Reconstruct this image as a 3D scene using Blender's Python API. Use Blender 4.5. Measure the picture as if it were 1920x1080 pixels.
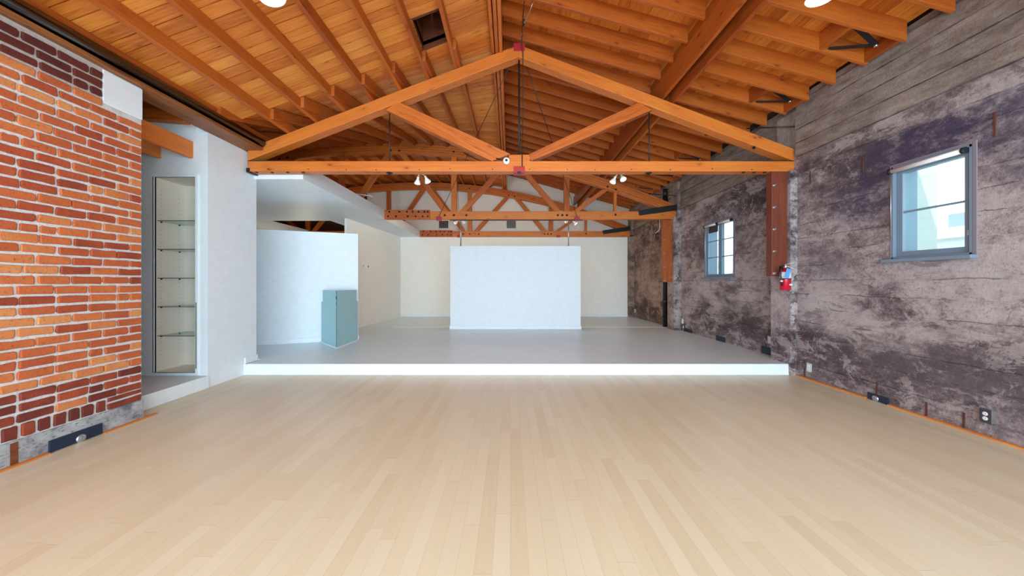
import bpy, math, random
from mathutils import Vector
random.seed(7)
for o in list(bpy.data.objects): bpy.data.objects.remove(o)
SC = bpy.context.scene
COL = SC.collection
F, CX, CY, CH = 650.0, 957.0, 529.0, 1.3      # focal length in px, vanishing point, eye height

# ---------------------------------------------------------------- camera
cam_d = bpy.data.cameras.new('camera'); cam = bpy.data.objects.new('camera', cam_d); COL.objects.link(cam)
cam.location = (0, 0, CH); cam.rotation_euler = (math.radians(90), 0, 0)
cam_d.sensor_width = 36; cam_d.lens = F/1920*36
cam_d.shift_x = (960-CX)/1920; cam_d.shift_y = -(540-CY)/1920
cam_d.clip_start = .05
SC.camera = cam
# ---------------------------------------------------------------- view, world, lights
SC.view_settings.view_transform = 'Standard'; SC.view_settings.look = 'None'
SC.view_settings.gamma = 1; SC.view_settings.use_curve_mapping = False
SC.view_settings.exposure = -0.35
W = bpy.data.worlds.new('world'); SC.world = W; W.use_nodes = True
bg = W.node_tree.nodes['Background']
bg.inputs[0].default_value = (.72, .92, 1.0, 1); bg.inputs[1].default_value = 5.0
def area(name, loc, rot, sx, sy, power, col):
    d = bpy.data.lights.new(name, 'AREA'); d.shape = 'RECTANGLE'; d.size = sx; d.size_y = sy
    d.energy = power; d.color = col
    o = bpy.data.objects.new(name, d); o.location = loc; o.rotation_euler = rot; COL.objects.link(o); return o
# daylight through the glazed shopfront behind the camera
area('shopfront_daylight', (.24, -2.45, 1.62), (math.radians(90), 0, 0), 7.2, 3.0, 760, (.65, .865, 1.0))
pd = bpy.data.lights.new('back_room_lamp', 'POINT'); pd.energy = 45; pd.color = (1, .88, .70); pd.shadow_soft_size = .15
po = bpy.data.objects.new('back_room_lamp', pd); po.location = (-5.8, 9.8, 1.7); COL.objects.link(po)
# low sun through the shopfront, reaching only the first metres of floor
sd = bpy.data.lights.new('sun', 'SUN'); sd.energy = 4.0; sd.angle = math.radians(.6); sd.color = (1, .95, .88)
so = bpy.data.objects.new('sun', sd); COL.objects.link(so)
so.rotation_euler = Vector((.24, .96, -.74)).to_track_quat('-Z', 'Y').to_euler()
SC.cycles.max_bounces = 10; SC.cycles.diffuse_bounces = 6; SC.cycles.glossy_bounces = 4
SC.cycles.transparent_max_bounces = 12
SC.cycles.use_denoising = True
SC.cycles.sample_clamp_indirect = 6

# ---------------------------------------------------------------- helpers
def P(px, py, Y): return Vector(((px-CX)/F*Y, Y, CH + (CY-py)/F*Y))

class MB:
    def __init__(s): s.v = []; s.f = []; s.uv = []; s.t = []; s.sm = []
    def quadface(s, idx, uvs, t, smooth=False): s.f.append(idx); s.uv.append(uvs); s.t.append(t); s.sm.append(smooth)
    def hexa(s, c, t=None, uo=None):
        """c: 8 corners; 0-3 start end (bl,br,tr,tl), 4-7 far end the same"""
        if t is None: t = random.random()
        if uo is None: uo = (random.uniform(0, 50), random.uniform(0, 50))
        c = [Vector(p) for p in c]; b = len(s.v); s.v += c
        L = (c[4]-c[0]).length; w = (c[1]-c[0]).length; h = (c[3]-c[0]).length
        def U(a, bb): return (uo[0]+a, uo[1]+bb)
        s.quadface([b, b+3, b+2, b+1], [U(0, 0), U(0, h), U(.01, h), U(.01, 0)], t)
        s.quadface([b+4, b+5, b+6, b+7], [U(L, 0), U(L, .01), U(L+.01, h), U(L+.01, 0)], t)
        s.quadface([b, b+1, b+5, b+4], [U(0, 0), U(0, w), U(L, w), U(L, 0)], t)
        s.quadface([b+1, b+2, b+6, b+5], [U(0, 1), U(0, 1+h), U(L, 1+h), U(L, 1)], t)
        s.quadface([b+2, b+3, b+7, b+6], [U(0, 2), U(0, 2+w), U(L, 2+w), U(L, 2)], t)
        s.quadface([b+3, b, b+4, b+7], [U(0, 3), U(0, 3+h), U(L, 3+h), U(L, 3)], t)
        return s
    def box(s, x0, x1, y0, y1, z0, z1, t=None, along='y'):
        if along == 'y':
            return s.hexa([(x0,y0,z0),(x1,y0,z0),(x1,y0,z1),(x0,y0,z1),(x0,y1,z0),(x1,y1,z0),(x1,y1,z1),(x0,y1,z1)], t)
        if along == 'x':
            return s.hexa([(x0,y1,z0),(x0,y0,z0),(x0,y0,z1),(x0,y1,z1),(x1,y1,z0),(x1,y0,z0),(x1,y0,z1),(x1,y1,z1)], t)
        return s.hexa([(x0,y1,z0),(x1,y1,z0),(x1,y0,z0),(x0,y0,z0),(x0,y1,z1),(x1,y1,z1),(x1,y0,z1),(x0,y0,z1)], t)
    def xbeam(s, xa, za, xb, zb, y0, y1, h, t=None, plumb=True):
        """beam in a plane of constant y; (xa,za)-(xb,zb) is its TOP line, h its depth, plumb ends"""
        return s.hexa([(xa,y1,za-h),(xa,y0,za-h),(xa,y0,za),(xa,y1,za),(xb,y1,zb-h),(xb,y0,zb-h),(xb,y0,zb),(xb,y1,zb)], t)
    def bar(s, p0, p1, w, h, t=None, up=(0, 0, 1)):
        p0 = Vector(p0); p1 = Vector(p1); d = (p1-p0).normalized(); u = Vector(up)
        if abs(d.dot(u)) > .99: u = Vector((0, 1, 0))
        r = d.cross(u).normalized(); u = r.cross(d).normalized()
        def q(p): return [p-r*w/2-u*h/2, p+r*w/2-u*h/2, p+r*w/2+u*h/2, p-r*w/2+u*h/2]
        return s.hexa(q(p0)+q(p1), t)
    def tube(s, pts, r, n=12, r_list=None, caps=True, t=None):
        if t is None: t = random.random()
        pts = [Vector(p) for p in pts]; rings = []
        prev = None
        for i, p in enumerate(pts):
            d = (pts[min(i+1, len(pts)-1)]-pts[max(i-1, 0)]).normalized()
            if prev is None:
                a = Vector((0, 0, 1)) if abs(d.z) < .9 else Vector((1, 0, 0))
                x = d.cross(a).normalized()
            else: x = (prev - d*prev.dot(d)).normalized()
            prev = x; y = d.cross(x).normalized()
            rr = r_list[i] if r_list else r
            b = len(s.v)
            for k in range(n):
                a = 2*math.pi*k/n; s.v.append(p + x*rr*math.cos(a) + y*rr*math.sin(a))
            rings.append(b)
        for i in range(len(rings)-1):
            for k in range(n):
                a, b = rings[i]+k, rings[i]+(k+1) % n; c, d2 = rings[i+1]+(k+1) % n, rings[i+1]+k
                s.quadface([a, b, c, d2], [(i, k/n), (i, (k+1)/n), (i+1, (k+1)/n), (i+1, k/n)], t, True)
        if caps:
            s.quadface([rings[0]+k for k in range(n)][::-1], [(0, 0)]*n, t)
            s.quadface([rings[-1]+k for k in range(n)], [(0, 0)]*n, t)
        return s
    def lathe(s, c, prof, axis=(0, 0, 1), n=20, t=.5):
        """prof: list of (radius, distance along axis)"""
        a = Vector(axis).normalized(); pts = [Vector(c)+a*d for _, d in prof]
        x0 = a.cross(Vector((0, 0, 1)) if abs(a.z) < .9 else Vector((1, 0, 0))).normalized(); y0 = a.cross(x0)
        rings = []
        for p, (r, _) in zip(pts, prof):
            b = len(s.v); r = max(r, 1e-4)
            for k in range(n):
                g = 2*math.pi*k/n; s.v.append(p+x0*r*math.cos(g)+y0*r*math.sin(g))
            rings.append(b)
        for i in range(len(rings)-1):
            for k in range(n):
                s.quadface([rings[i]+k, rings[i]+(k+1) % n, rings[i+1]+(k+1) % n, rings[i+1]+k], [(0, 0), (0, 1), (1, 1), (1, 0)], t, True)
        s.quadface([rings[0]+k for k in range(n)][::-1], [(0, 0)]*n, t); s.quadface([rings[-1]+k for k in range(n)], [(0, 0)]*n, t)
        return s
    def prism(s, poly, z0, z1, t=.5):
        """vertical prism over a counter-clockwise xy polygon"""
        b = len(s.v); n = len(poly)
        for z in (z0, z1):
            for x, y in poly: s.v.append(Vector((x, y, z)))
        for k in range(n):
            m = (k+1) % n; L = math.dist(poly[k], poly[m])
            s.quadface([b+k, b+m, b+n+m, b+n+k], [(0, z0), (L, z0), (L, z1), (0, z1)], t)
        s.quadface([b+k for k in range(n)][::-1], [(x, y) for x, y in poly][::-1], t)
        s.quadface([b+n+k for k in range(n)], [(x, y) for x, y in poly], t)
        return s
    def build(s, name, mat, parent=None, bevel=0, origin=None):
        if origin is None:
            if parent is not None: o0 = wloc(parent)
            else:
                xs = [p.x for p in s.v]; ys = [p.y for p in s.v]; zs = [p.z for p in s.v]
                o0 = Vector(((min(xs)+max(xs))/2, (min(ys)+max(ys))/2, min(zs)))
        else: o0 = Vector(origin)
        me = bpy.data.meshes.new(name)
        me.from_pydata([tuple(p-o0) for p in s.v], [], s.f)
        uvl = me.uv_layers.new(name='UVMap'); i = 0
        for fuv in s.uv:
            for q in fuv: uvl.data[i].uv = q; i += 1
        at = me.attributes.new('tint', 'FLOAT', 'FACE')
        at.data.foreach_set('value', s.t)
        me.polygons.foreach_set('use_smooth', s.sm)
        me.materials.append(mat); me.update()
        o = bpy.data.objects.new(name, me); COL.objects.link(o)
        if parent is not None: o.parent = parent; o.location = o0-wloc(parent)
        else: o.location = o0
        if bevel:
            m = o.modifiers.new('bevel', 'BEVEL'); m.width = bevel; m.segments = 2; m.limit_method = 'ANGLE'
        return o
def wloc(o):
    v = Vector((0, 0, 0))
    while o is not None: v += Vector(o.location); o = o.parent
    return v
def tag(o, label, cat, group=None):
    o['label'] = label; o['category'] = cat
    if group: o['group'] = group
    return o
def thing(name, loc, label, cat, group=None):
    o = bpy.data.objects.new(name, None); o.location = loc; o.empty_display_size = .1; COL.objects.link(o)
    return tag(o, label, cat, group)
def struct(o): o['kind'] = 'structure'; return o
def dup(root, loc, label):
    def cp(o, par):
        c = o.copy(); COL.objects.link(c)
        if par: c.parent = par
        for ch in list(o.children): cp(ch, c)
        return c
    c = cp(root, None); c.location = loc; c['label'] = label; return c
ORD = ['first', 'second', 'third', 'fourth', 'fifth', 'sixth', 'seventh', 'eighth', 'ninth', 'tenth', 'eleventh', 'twelfth', 'thirteenth', 'fourteenth', 'fifteenth', 'sixteenth', 'seventeenth', 'eighteenth', 'nineteenth', 'twentieth']

# ---------------------------------------------------------------- materials
def newmat(name):
    m = bpy.data.materials.new(name); m.use_nodes = True; nt = m.node_tree
    return m, nt, nt.nodes['Principled BSDF']
class N:
    """tiny node-building helper"""
    def __init__(s, nt): s.nt = nt
    def node(s, typ, **kw):
        n = s.nt.nodes.new(typ)
        for k, v in kw.items(): setattr(n, k, v)
        return n
    def put(s, sock, v):
        if isinstance(v, (int, float)): sock.default_value = v
        elif isinstance(v, tuple): sock.default_value = v if len(v) == len(sock.default_value) else (*v, 1)
        else: s.nt.links.new(v, sock)
    def math(s, op, a, b=None, c=None, clamp=False):
        n = s.node('ShaderNodeMath', operation=op, use_clamp=clamp); s.put(n.inputs[0], a)
        if b is not None: s.put(n.inputs[1], b)
        if c is not None: s.put(n.inputs[2], c)
        return n.outputs[0]
    def mix(s, f, a, b, mode='MIX'):
        n = s.node('ShaderNodeMix', data_type='RGBA', blend_type=mode)
        s.put(n.inputs[0], f); s.put(n.inputs[6], a); s.put(n.inputs[7], b); return n.outputs[2]
    def ramp(s, f, stops):
        n = s.node('ShaderNodeValToRGB'); e = n.color_ramp.elements
        while len(e) < len(stops): e.new(.5)
        for i, (p, c) in enumerate(stops): e[i].position = p; e[i].color = (*c, 1) if len(c) == 3 else c
        s.put(n.inputs[0], f); return n.outputs[0]
    def noise(s, vec, scale, detail=4, rough=.55, dist=0):
        n = s.node('ShaderNodeTexNoise'); s.put(n.inputs['Vector'], vec); n.inputs['Scale'].default_value = scale
        n.inputs['Detail'].default_value = detail; n.inputs['Roughness'].default_value = rough; n.inputs['Distortion'].default_value = dist
        return n.outputs[0]
    def sep(s, v): n = s.node('ShaderNodeSeparateXYZ'); s.put(n.inputs[0], v); return n.outputs
    def comb(s, x, y, z):
        n = s.node('ShaderNodeCombineXYZ')
        for i, q in enumerate((x, y, z)): s.put(n.inputs[i], q)
        return n.outputs[0]
    def vmul(s, v, k):
        n = s.node('ShaderNodeVectorMath', operation='MULTIPLY'); s.put(n.inputs[0], v); n.inputs[1].default_value = k; return n.outputs[0]
    def vadd(s, v, w):
        n = s.node('ShaderNodeVectorMath', operation='ADD'); s.put(n.inputs[0], v); s.put(n.inputs[1], w); return n.outputs[0]
    def maprange(s, v, a, b, c=0., d=1.):
        n = s.node('ShaderNodeMapRange'); s.put(n.inputs[0], v)
        for i, q in enumerate((a, b, c, d)): n.inputs[i+1].default_value = q
        return n.outputs[0]
    def bump(s, h, strength, dist, bsdf, normal=None):
        n = s.node('ShaderNodeBump'); n.inputs['Strength'].default_value = strength; n.inputs['Distance'].default_value = dist
        s.put(n.inputs['Height'], h)
        s.nt.links.new(n.outputs[0], bsdf.inputs['Normal'])
    def pos(s): return s.node('ShaderNodeNewGeometry').outputs['Position']
    def attr(s, name): return s.node('ShaderNodeAttribute', attribute_name=name).outputs['Fac']
    def uv(s): return s.node('ShaderNodeUVMap', uv_map='UVMap').outputs[0]
    def objrand(s): return s.node('ShaderNodeObjectInfo').outputs['Random']

def plain(name, col, rough=.5, metal=0, spec=None, bump=0, bscale=60, emis=None):
    m, nt, b = newmat(name); g = N(nt)
    b.inputs['Roughness'].default_value = rough; b.inputs['Metallic'].default_value = metal
    bump *= .5
    nz = g.noise(g.pos(), 9, 3)
    g.put(b.inputs['Base Color'], g.mix(nz, tuple(c*.93 for c in col), tuple(min(1, c*1.05) for c in col)))
    if bump: g.bump(g.noise(g.pos(), bscale, 3), bump, .01, b)
    if emis: b.inputs['Emission Color'].default_value = (*emis[0], 1); b.inputs['Emission Strength'].default_value = emis[1]
    return m
def wood(name, dark, mid, light, knots=True, rough=.5):
    m, nt, b = newmat(name); g = N(nt)
    uv = g.vadd(g.uv(), g.comb(g.math('MULTIPLY', g.objrand(), 37.), g.math('MULTIPLY', g.objrand(), 91.), 0.))
    grain = g.noise(g.vmul(uv, (1.2, 26., 1.)), 1.6, 6, .6, 1.2)
    fine = g.noise(g.vmul(uv, (4., 160., 1.)), 1., 3, .6)
    patch = g.noise(g.vmul(uv, (.8, 2.2, 1.)), 1.3, 2)
    f = g.math('ADD', g.math('MULTIPLY', grain, .55), g.math('ADD', g.math('MULTIPLY', fine, .2), g.math('MULTIPLY', patch, .25)))
    f = g.math('ADD', f, g.math('MULTIPLY', g.math('SUBTRACT', g.attr('tint'), .5), .22))
    c = g.ramp(f, [(.3, dark), (.5, mid), (.72, light)])
    if knots:
        vo = g.node('ShaderNodeTexVoronoi'); vo.inputs['Scale'].default_value = 1.
        g.put(vo.inputs['Vector'], g.vmul(uv, (3.2, 7., 1.)))
        k = g.maprange(vo.outputs['Distance'], .05, .12, 1., 0.)
        c = g.mix(g.math('MULTIPLY', k, .75), c, tuple(q*.22 for q in dark))
        k2 = g.maprange(vo.outputs['Distance'], .1, .3, .35, 0.)
        c = g.mix(k2, c, dark)
    g.put(b.inputs['Base Color'], c); b.inputs['Roughness'].default_value = rough
    g.bump(f, .25, .004, b)
    return m
M = {}
M['beam'] = wood('orange fir beam', (.36, .066, .006), (.60, .150, .018), (.73, .235, .036))
M['redbeam'] = wood('red brown fir post', (.12, .024, .011), (.20, .044, .020), (.27, .07, .032))
M['rafter'] = wood('orange fir rafter', (.26, .044, .005), (.43, .095, .010), (.56, .15, .020))
M['deck'] = wood('pine roof boards', (.38, .085, .008), (.68, .205, .028), (.84, .36, .066), knots=True)
M['deck2'] = wood('redder pine roof boards', (.26, .065, .015), (.46, .15, .038), (.6, .25, .08), knots=True)
M['oldbeam'] = wood('stained ledger beam', (.10, .03, .012), (.33, .12, .035), (.55, .22, .07))
M['shade_and_decay'] = wood('dark red brown boards', (.05, .012, .005), (.12, .028, .010), (.22, .06, .02))  # roof opening's shade put into the board colour; also the decayed stub
M['rust'] = plain('rusty iron', (.10, .028, .018), .8)
M['trimwood'] = wood('orange edge strip', (.45, .12, .02), (.62, .2, .035), (.75, .3, .06), knots=False)
M['cream'] = plain('cream cabinet lining', (.86, .80, .72), .5)  # warm light inside the niche put into the colour
M['white'] = plain('white wall paint', (.79, .85, .90), .55, bump=.05)
M['whitetrim'] = plain('white gloss trim paint', (.80, .87, .91), .35)
M['warmwhite'] = plain('warm white wall paint', (.87, .86, .83), .6, bump=.05)
M['black'] = plain('black painted steel', (.012, .013, .017), .45)
M['iron'] = plain('dark iron', (.03, .027, .028), .4, .6)
M['steel'] = plain('galvanised steel', (.55, .56, .57), .3, .9)
M['chrome'] = plain('dark glossy pipe', (.10, .098, .095), .15, 1.)
M['red'] = plain('red painted bracket', (.42, .02, .03), .45)
M['cyred'] = plain('red extinguisher enamel', (.55, .005, .03), .2)
M['blue'] = plain('blue paper tag', (.10, .33, .70), .6)
M['label'] = plain('white paper label', (.75, .78, .76), .6)
M['frame'] = plain('sky tinted grey frame paint', (.17, .225, .30), .35)  # grey frame paint with the sky's blue cast put into its colour
M['porcelain'] = plain('white porcelain', (.85, .85, .82), .25)
M['blind'] = plain('rolled blind fabric', (.78, .72, .70), .8)
M['teal'] = plain('pale teal paint', (.36, .62, .67), .4)
M['register'] = plain('dark blue floor box', (.008, .02, .05), .35)
M['plate'] = plain('dark outlet plate', (.05, .04, .055), .4)
M['neigh'] = plain('pale stucco outside', (.80, .80, .78), .8, bump=.1)
M['neighw'] = plain('grey louvre outside', (.30, .33, .36), .6)
M['neighc'] = plain('weathered exterior concrete', (.50, .50, .48), .85, bump=.3)
M['lit'] = plain('lit lamp lens', (.9, .9, .85), .3, emis=((1, .82, .5), 14.))
M['lens'] = plain('frosted lamp lens', (.9, .9, .88), .3, emis=((1, .97, .92), 1.2))
M['lensb'] = plain('bright lamp lens', (.9, .9, .88), .3, emis=((1, .98, .94), 6.))
M['void'] = plain('dark roof void', (.06, .022, .012), .9)
# glass
m, nt, b = newmat('clear window glass'); nt.nodes.remove(b); g = N(nt)
tr = g.node('ShaderNodeBsdfTransparent'); tr.inputs[0].default_value = (.90, .97, .97, 1)
gl = g.node('ShaderNodeBsdfGlossy'); gl.inputs['Roughness'].default_value = .02
mx = g.node('ShaderNodeMixShader'); mx.inputs[0].default_value = .035;
nt.links.new(tr.outputs[0], mx.inputs[1]); nt.links.new(gl.outputs[0], mx.inputs[2])
nt.links.new(mx.outputs[0], nt.nodes['Material Output'].inputs[0]); M['glass'] = m
m, nt, b = newmat('green edged shelf glass'); nt.nodes.remove(b); g = N(nt)
tr = g.node('ShaderNodeBsdfTransparent'); tr.inputs[0].default_value = (.86, .92, .90, 1)
gl = g.node('ShaderNodeBsdfGlossy'); gl.inputs['Roughness'].default_value = .03; gl.inputs[0].default_value = (.5, .6, .58, 1)
mx = g.node('ShaderNodeMixShader'); mx.inputs[0].default_value = .07
nt.links.new(tr.outputs[0], mx.inputs[1]); nt.links.new(gl.outputs[0], mx.inputs[2])
nt.links.new(mx.outputs[0], nt.nodes['Material Output'].inputs[0]); M['shelfglass'] = m
M['glassedge'] = plain('dark glass edge', (.03, .07, .065), .2)
# maple floor
m, nt, b = newmat('maple strip floor'); g = N(nt); p = g.sep(g.pos()); wd = .083; ln = 1.05
row = g.math('FLOOR', g.math('DIVIDE', p[0], wd))
wn = g.node('ShaderNodeTexWhiteNoise', noise_dimensions='1D'); g.put(wn.inputs['W'], row)
yy = g.math('ADD', g.math('DIVIDE', p[1], ln), g.math('MULTIPLY', wn.outputs[0], 7.))
idn = g.math('FLOOR', yy)
wn2 = g.node('ShaderNodeTexWhiteNoise', noise_dimensions='2D'); g.put(wn2.inputs['Vector'], g.comb(row, idn, 0.))
r2 = wn2.outputs[0]
grain = g.noise(g.comb(g.math('MULTIPLY', p[0], 30.), g.math('ADD', g.math('MULTIPLY', p[1], 1.6), g.math('MULTIPLY', r2, 60.)), 0.), 1.5, 5, .6, .6)
f = g.math('ADD', g.math('MULTIPLY', r2, .55), g.math('MULTIPLY', grain, .5))
c = g.ramp(f, [(.12, (.60, .515, .355)), (.40, (.64, .57, .41)), (.80, (.67, .61, .455))])
fx = g.math('FRACT', g.math('DIVIDE', p[0], wd)); fy = g.math('FRACT', yy)
gap = g.math('MAXIMUM', g.math('LESS_THAN', fx, .018), g.math('LESS_THAN', fy, .0022))
c = g.mix(g.math('MULTIPLY', gap, .35), c, (.25, .14, .07))
g.put(b.inputs['Base Color'], c); g.put(b.inputs['Roughness'], g.maprange(grain, .3, .7, .30, .38))
b.inputs['Specular IOR Level'].default_value = .4
g.bump(g.math('SUBTRACT', g.math('MULTIPLY', grain, .15), gap), .06, .001, b); M['floor'] = m
# painted platform top
m, nt, b = newmat('pale grey platform paint'); g = N(nt)
nz = g.noise(g.pos(), 1.1, 5, .6); nz2 = g.noise(g.vmul(g.pos(), (1., 6., 1.)), 4, 4)
g.put(b.inputs['Base Color'], g.mix(nz, (.66, .75, .81), (.74, .83, .88)))
g.put(b.inputs['Roughness'], g.maprange(nz2, .3, .7, .28, .42)); g.bump(nz2, .06, .004, b); M['platform'] = m
# brick
m, nt, b = newmat('old red brick'); g = N(nt)
nz = g.noise(g.pos(), 55, 5, .65); nb = g.noise(g.pos(), 9, 3)
f = g.math('ADD', g.attr('tint'), g.math('MULTIPLY', g.math('SUBTRACT', nb, .5), .25))
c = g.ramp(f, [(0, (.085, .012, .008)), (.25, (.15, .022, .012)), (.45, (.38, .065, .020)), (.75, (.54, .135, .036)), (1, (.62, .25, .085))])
c = g.mix(g.maprange(nz, .56, .72, 0., .75), c, (.10, .02, .015))
g.put(b.inputs['Base Color'], c); b.inputs['Roughness'].default_value = .85; g.bump(nz, .5, .006, b); M['brick'] = m
m, nt, b = newmat('pale lime mortar'); g = N(nt)
nz = g.noise(g.pos(), 40, 5, .65); z = g.sep(g.pos())[2]
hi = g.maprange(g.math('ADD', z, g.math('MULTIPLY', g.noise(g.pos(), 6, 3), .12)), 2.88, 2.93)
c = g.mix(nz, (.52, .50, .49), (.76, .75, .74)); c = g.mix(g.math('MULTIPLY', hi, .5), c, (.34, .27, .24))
g.put(b.inputs['Base Color'], c); b.inputs['Roughness'].default_value = .9; g.bump(nz, .7, .01, b); M['mortar'] = m
# rough footing concrete
m, nt, b = newmat('rough footing concrete'); g = N(nt)
nz = g.noise(g.pos(), 7, 7, .7); n2 = g.noise(g.vmul(g.pos(), (1, 1, 3)), 28, 5, .7)
c = g.ramp(nz, [(.34, (.16, .17, .19)), (.5, (.40, .40, .41)), (.7, (.55, .55, .55))])
c = g.mix(g.maprange(n2, .56, .66), c, (.08, .085, .1))
g.put(b.inputs['Base Color'], c); b.inputs['Roughness'].default_value = .9; g.bump(n2, .8, .02, b); M['footing'] = m
# board formed, stained concrete of the right wall
def concrete(name, upright=False):
    m, nt, b = newmat(name); g = N(nt); pos = g.pos(); x, y, z = g.sep(pos)
    wob = g.math('MULTIPLY', g.math('SUBTRACT', g.noise(pos, 5, 4), .5), .05)
    zz = g.math('ADD', z, wob)
    big = g.noise(g.vmul(pos, (1, .7, 1.2)), 1.3, 8, .66, .3)
    streak = g.noise(g.vmul(pos, (1, 1., .5) if upright else (1, .7, 3.2)), 3.0, 9, .74)
    fine = g.noise(pos, 34, 8, .80)
    med = g.noise(g.vmul(pos, (1, .8, 1.2)), 6., 9, .78, .2)
    f = g.math('ADD', g.math('MULTIPLY', big, .34), g.math('ADD', g.math('MULTIPLY', streak, .20), g.math('ADD', g.math('MULTIPLY', fine, .18), g.math('MULTIPLY', med, .28))))
    def band(zc, hw, amt):      # weathered height bands with ragged limits
        d = g.math('ABSOLUTE', g.math('SUBTRACT', g.math('ADD', z, g.math('MULTIPLY', g.math('SUBTRACT', big, .5), 1.6)), zc))
        return g.maprange(d, hw, 0., 0., amt)
    f = g.math('ADD', f, g.math('SUBTRACT', band(1.25, .55, .045), g.math('ADD', band(.45, .35, .055), band(2.45, .3, .03))))
    c = g.ramp(f, [(.42, (.075, .052, .060)), (.465, (.165, .125, .130)), (.50, (.300, .245, .248)), (.535, (.43, .365, .365)), (.60, (.58, .52, .51))])
    pat = g.noise(g.vmul(pos, (1, 1, 1.5)), 2.3, 12, .80, .6)
    c = g.mix(g.math('MULTIPLY', g.maprange(pat, .54, .555), .6), c, (.56, .49, .48))
    c = g.mix(g.math('MULTIPLY', g.maprange(pat, .44, .425), .6), c, (.155, .120, .128))
    sp = g.node('ShaderNodeTexVoronoi'); g.put(sp.inputs['Vector'], g.vmul(pos, (1, 1, 1.5))); sp.inputs['Scale'].default_value = 24
    c = g.mix(g.math('MULTIPLY', g.math('MULTIPLY', g.maprange(sp.outputs[0], .24, .14), g.maprange(med, .53, .58)), .65), c, (.035, .026, .032))
    c = g.mix(g.math('MULTIPLY', g.maprange(fine, .60, .66), .45), c, (.66, .60, .58))
    c = g.mix(g.math('MULTIPLY', g.maprange(fine, .40, .35), .5), c, (.06, .045, .05))
    # dark blotches, purple around the windows, with ragged outlines
    rag = g.math('MULTIPLY', g.math('SUBTRACT', g.noise(pos, 2.6, 6, .7), .5), 1.5)
    def blot(cy, cz, ry, rz, amt, col, c):
        dy = g.math('DIVIDE', g.math('SUBTRACT', y, cy), ry); dz = g.math('DIVIDE', g.math('SUBTRACT', z, cz), rz)
        d = g.math('SQRT', g.math('ADD', g.math('MULTIPLY', dy, dy), g.math('MULTIPLY', dz, dz)))
        k = g.math('MULTIPLY', g.maprange(g.math('ADD', d, rag), 1.0, .45, 0., amt), g.maprange(med, .60, .47, .45, 1.))
        return g.mix(g.math('MULTIPLY', k, g.maprange(z, 2.86, 2.82)), c, col)
    dark_purple = (.050, .034, .085)
    c = blot(3.35, 2.66, 1.0, .36, .92, dark_purple, c); c = blot(4.0, 2.25, .45, .34, .8, dark_purple, c)
    c = blot(2.55, 2.3, .35, .55, .6, dark_purple, c); c = blot(4.3, 1.55, .45, .4, .5, (.10, .08, .09), c)
    c = blot(7.4, 2.0, .35, .45, .7, (.10, .085, .09), c); c = blot(6.2, .75, .9, .35, .45, (.10, .085, .075), c)
    c = blot(3.2, .52, 1.3, .3, .5, (.15, .12, .125), c)
    # browner beyond the second truss, browner and smoother on top
    brown = g.mix(.8, c, (.78, .60, .42), 'MULTIPLY')
    c = g.mix(g.maprange(y, 8.2, 8.9), c, brown)
    up = g.math('GREATER_THAN', zz, 3.04)
    ub = g.ramp(g.math('ADD', g.math('MULTIPLY', streak, .75), g.math('MULTIPLY', fine, .25)), [(.38, (.16, .125, .098)), (.5, (.30, .245, .205)), (.62, (.44, .385, .335))])
    c = g.mix(g.math('MULTIPLY', up, .80), c, ub)
    if not upright:
        fr = g.math('FRACT', g.math('DIVIDE', g.math('SUBTRACT', zz, 2.846), .19)); line = g.math('MULTIPLY', g.maprange(fr, .07, .0), g.maprange(med, .42, .50))
    else:
        fr = g.math('FRACT', g.math('DIVIDE', g.math('ADD', y, wob), .115)); line = g.math('MULTIPLY', g.maprange(fr, .08, .0), g.maprange(fine, .40, .55))
    line = g.math('MULTIPLY', line, g.maprange(g.noise(g.vmul(pos, (1, .8, 4.)), 2., 3), .44, .56))
    c = g.mix(g.math('MULTIPLY', line, .8), c, (.045, .036, .040))
    c = g.mix(1., c, (1.0, .97, 1.0), 'MULTIPLY')
    g.put(b.inputs['Base Color'], c); b.inputs['Roughness'].default_value = .85
    h = g.math('SUBTRACT', g.math('ADD', g.math('MULTIPLY', fine, .5), g.math('MULTIPLY', streak, .5)), g.math('MULTIPLY', line, .6))
    g.bump(h, .9, .03, b); return m
M['concrete'] = concrete('board formed concrete'); M['pilaster'] = concrete('upright formed concrete', True)

# ================================================================ ROOM SHELL
YF = -2.5                                            # plane of the shopfront behind the camera
struct(MB().box(-3.74, 4.1, YF, 4.9, -.1, 0).build('floor', M['floor']))
# right wall, near part, with the hole of the near window
def wall_with_hole(mb, x0, x1, ya, yb, zb, zt, hy0, hy1, hz0, hz1):
    mb.box(x0, x1, ya, hy0, zb, zt); mb.box(x0, x1, hy1, yb, zb, zt)
    mb.box(x0, x1, hy0, hy1, zb, hz0); mb.box(x0, x1, hy0, hy1, hz1, zt)
W1 = (3.0, 3.64, 1.54, 2.50); W2 = (6.33, 7.27, 1.40, 2.50)
mb = MB(); wall_with_hole(mb, 4.0, 4.24, YF, 4.83, 0, 3.87, *W1)
struct(mb.build('wall_right', M['concrete'], origin=(4, 0, 0)))
mb = MB(); wall_with_hole(mb, 4.08, 4.30, 4.83, 12.1, 0, 3.86, *W2)
struct(mb.build('wall_right', M['concrete'], origin=(4, 0, 0)))
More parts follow.
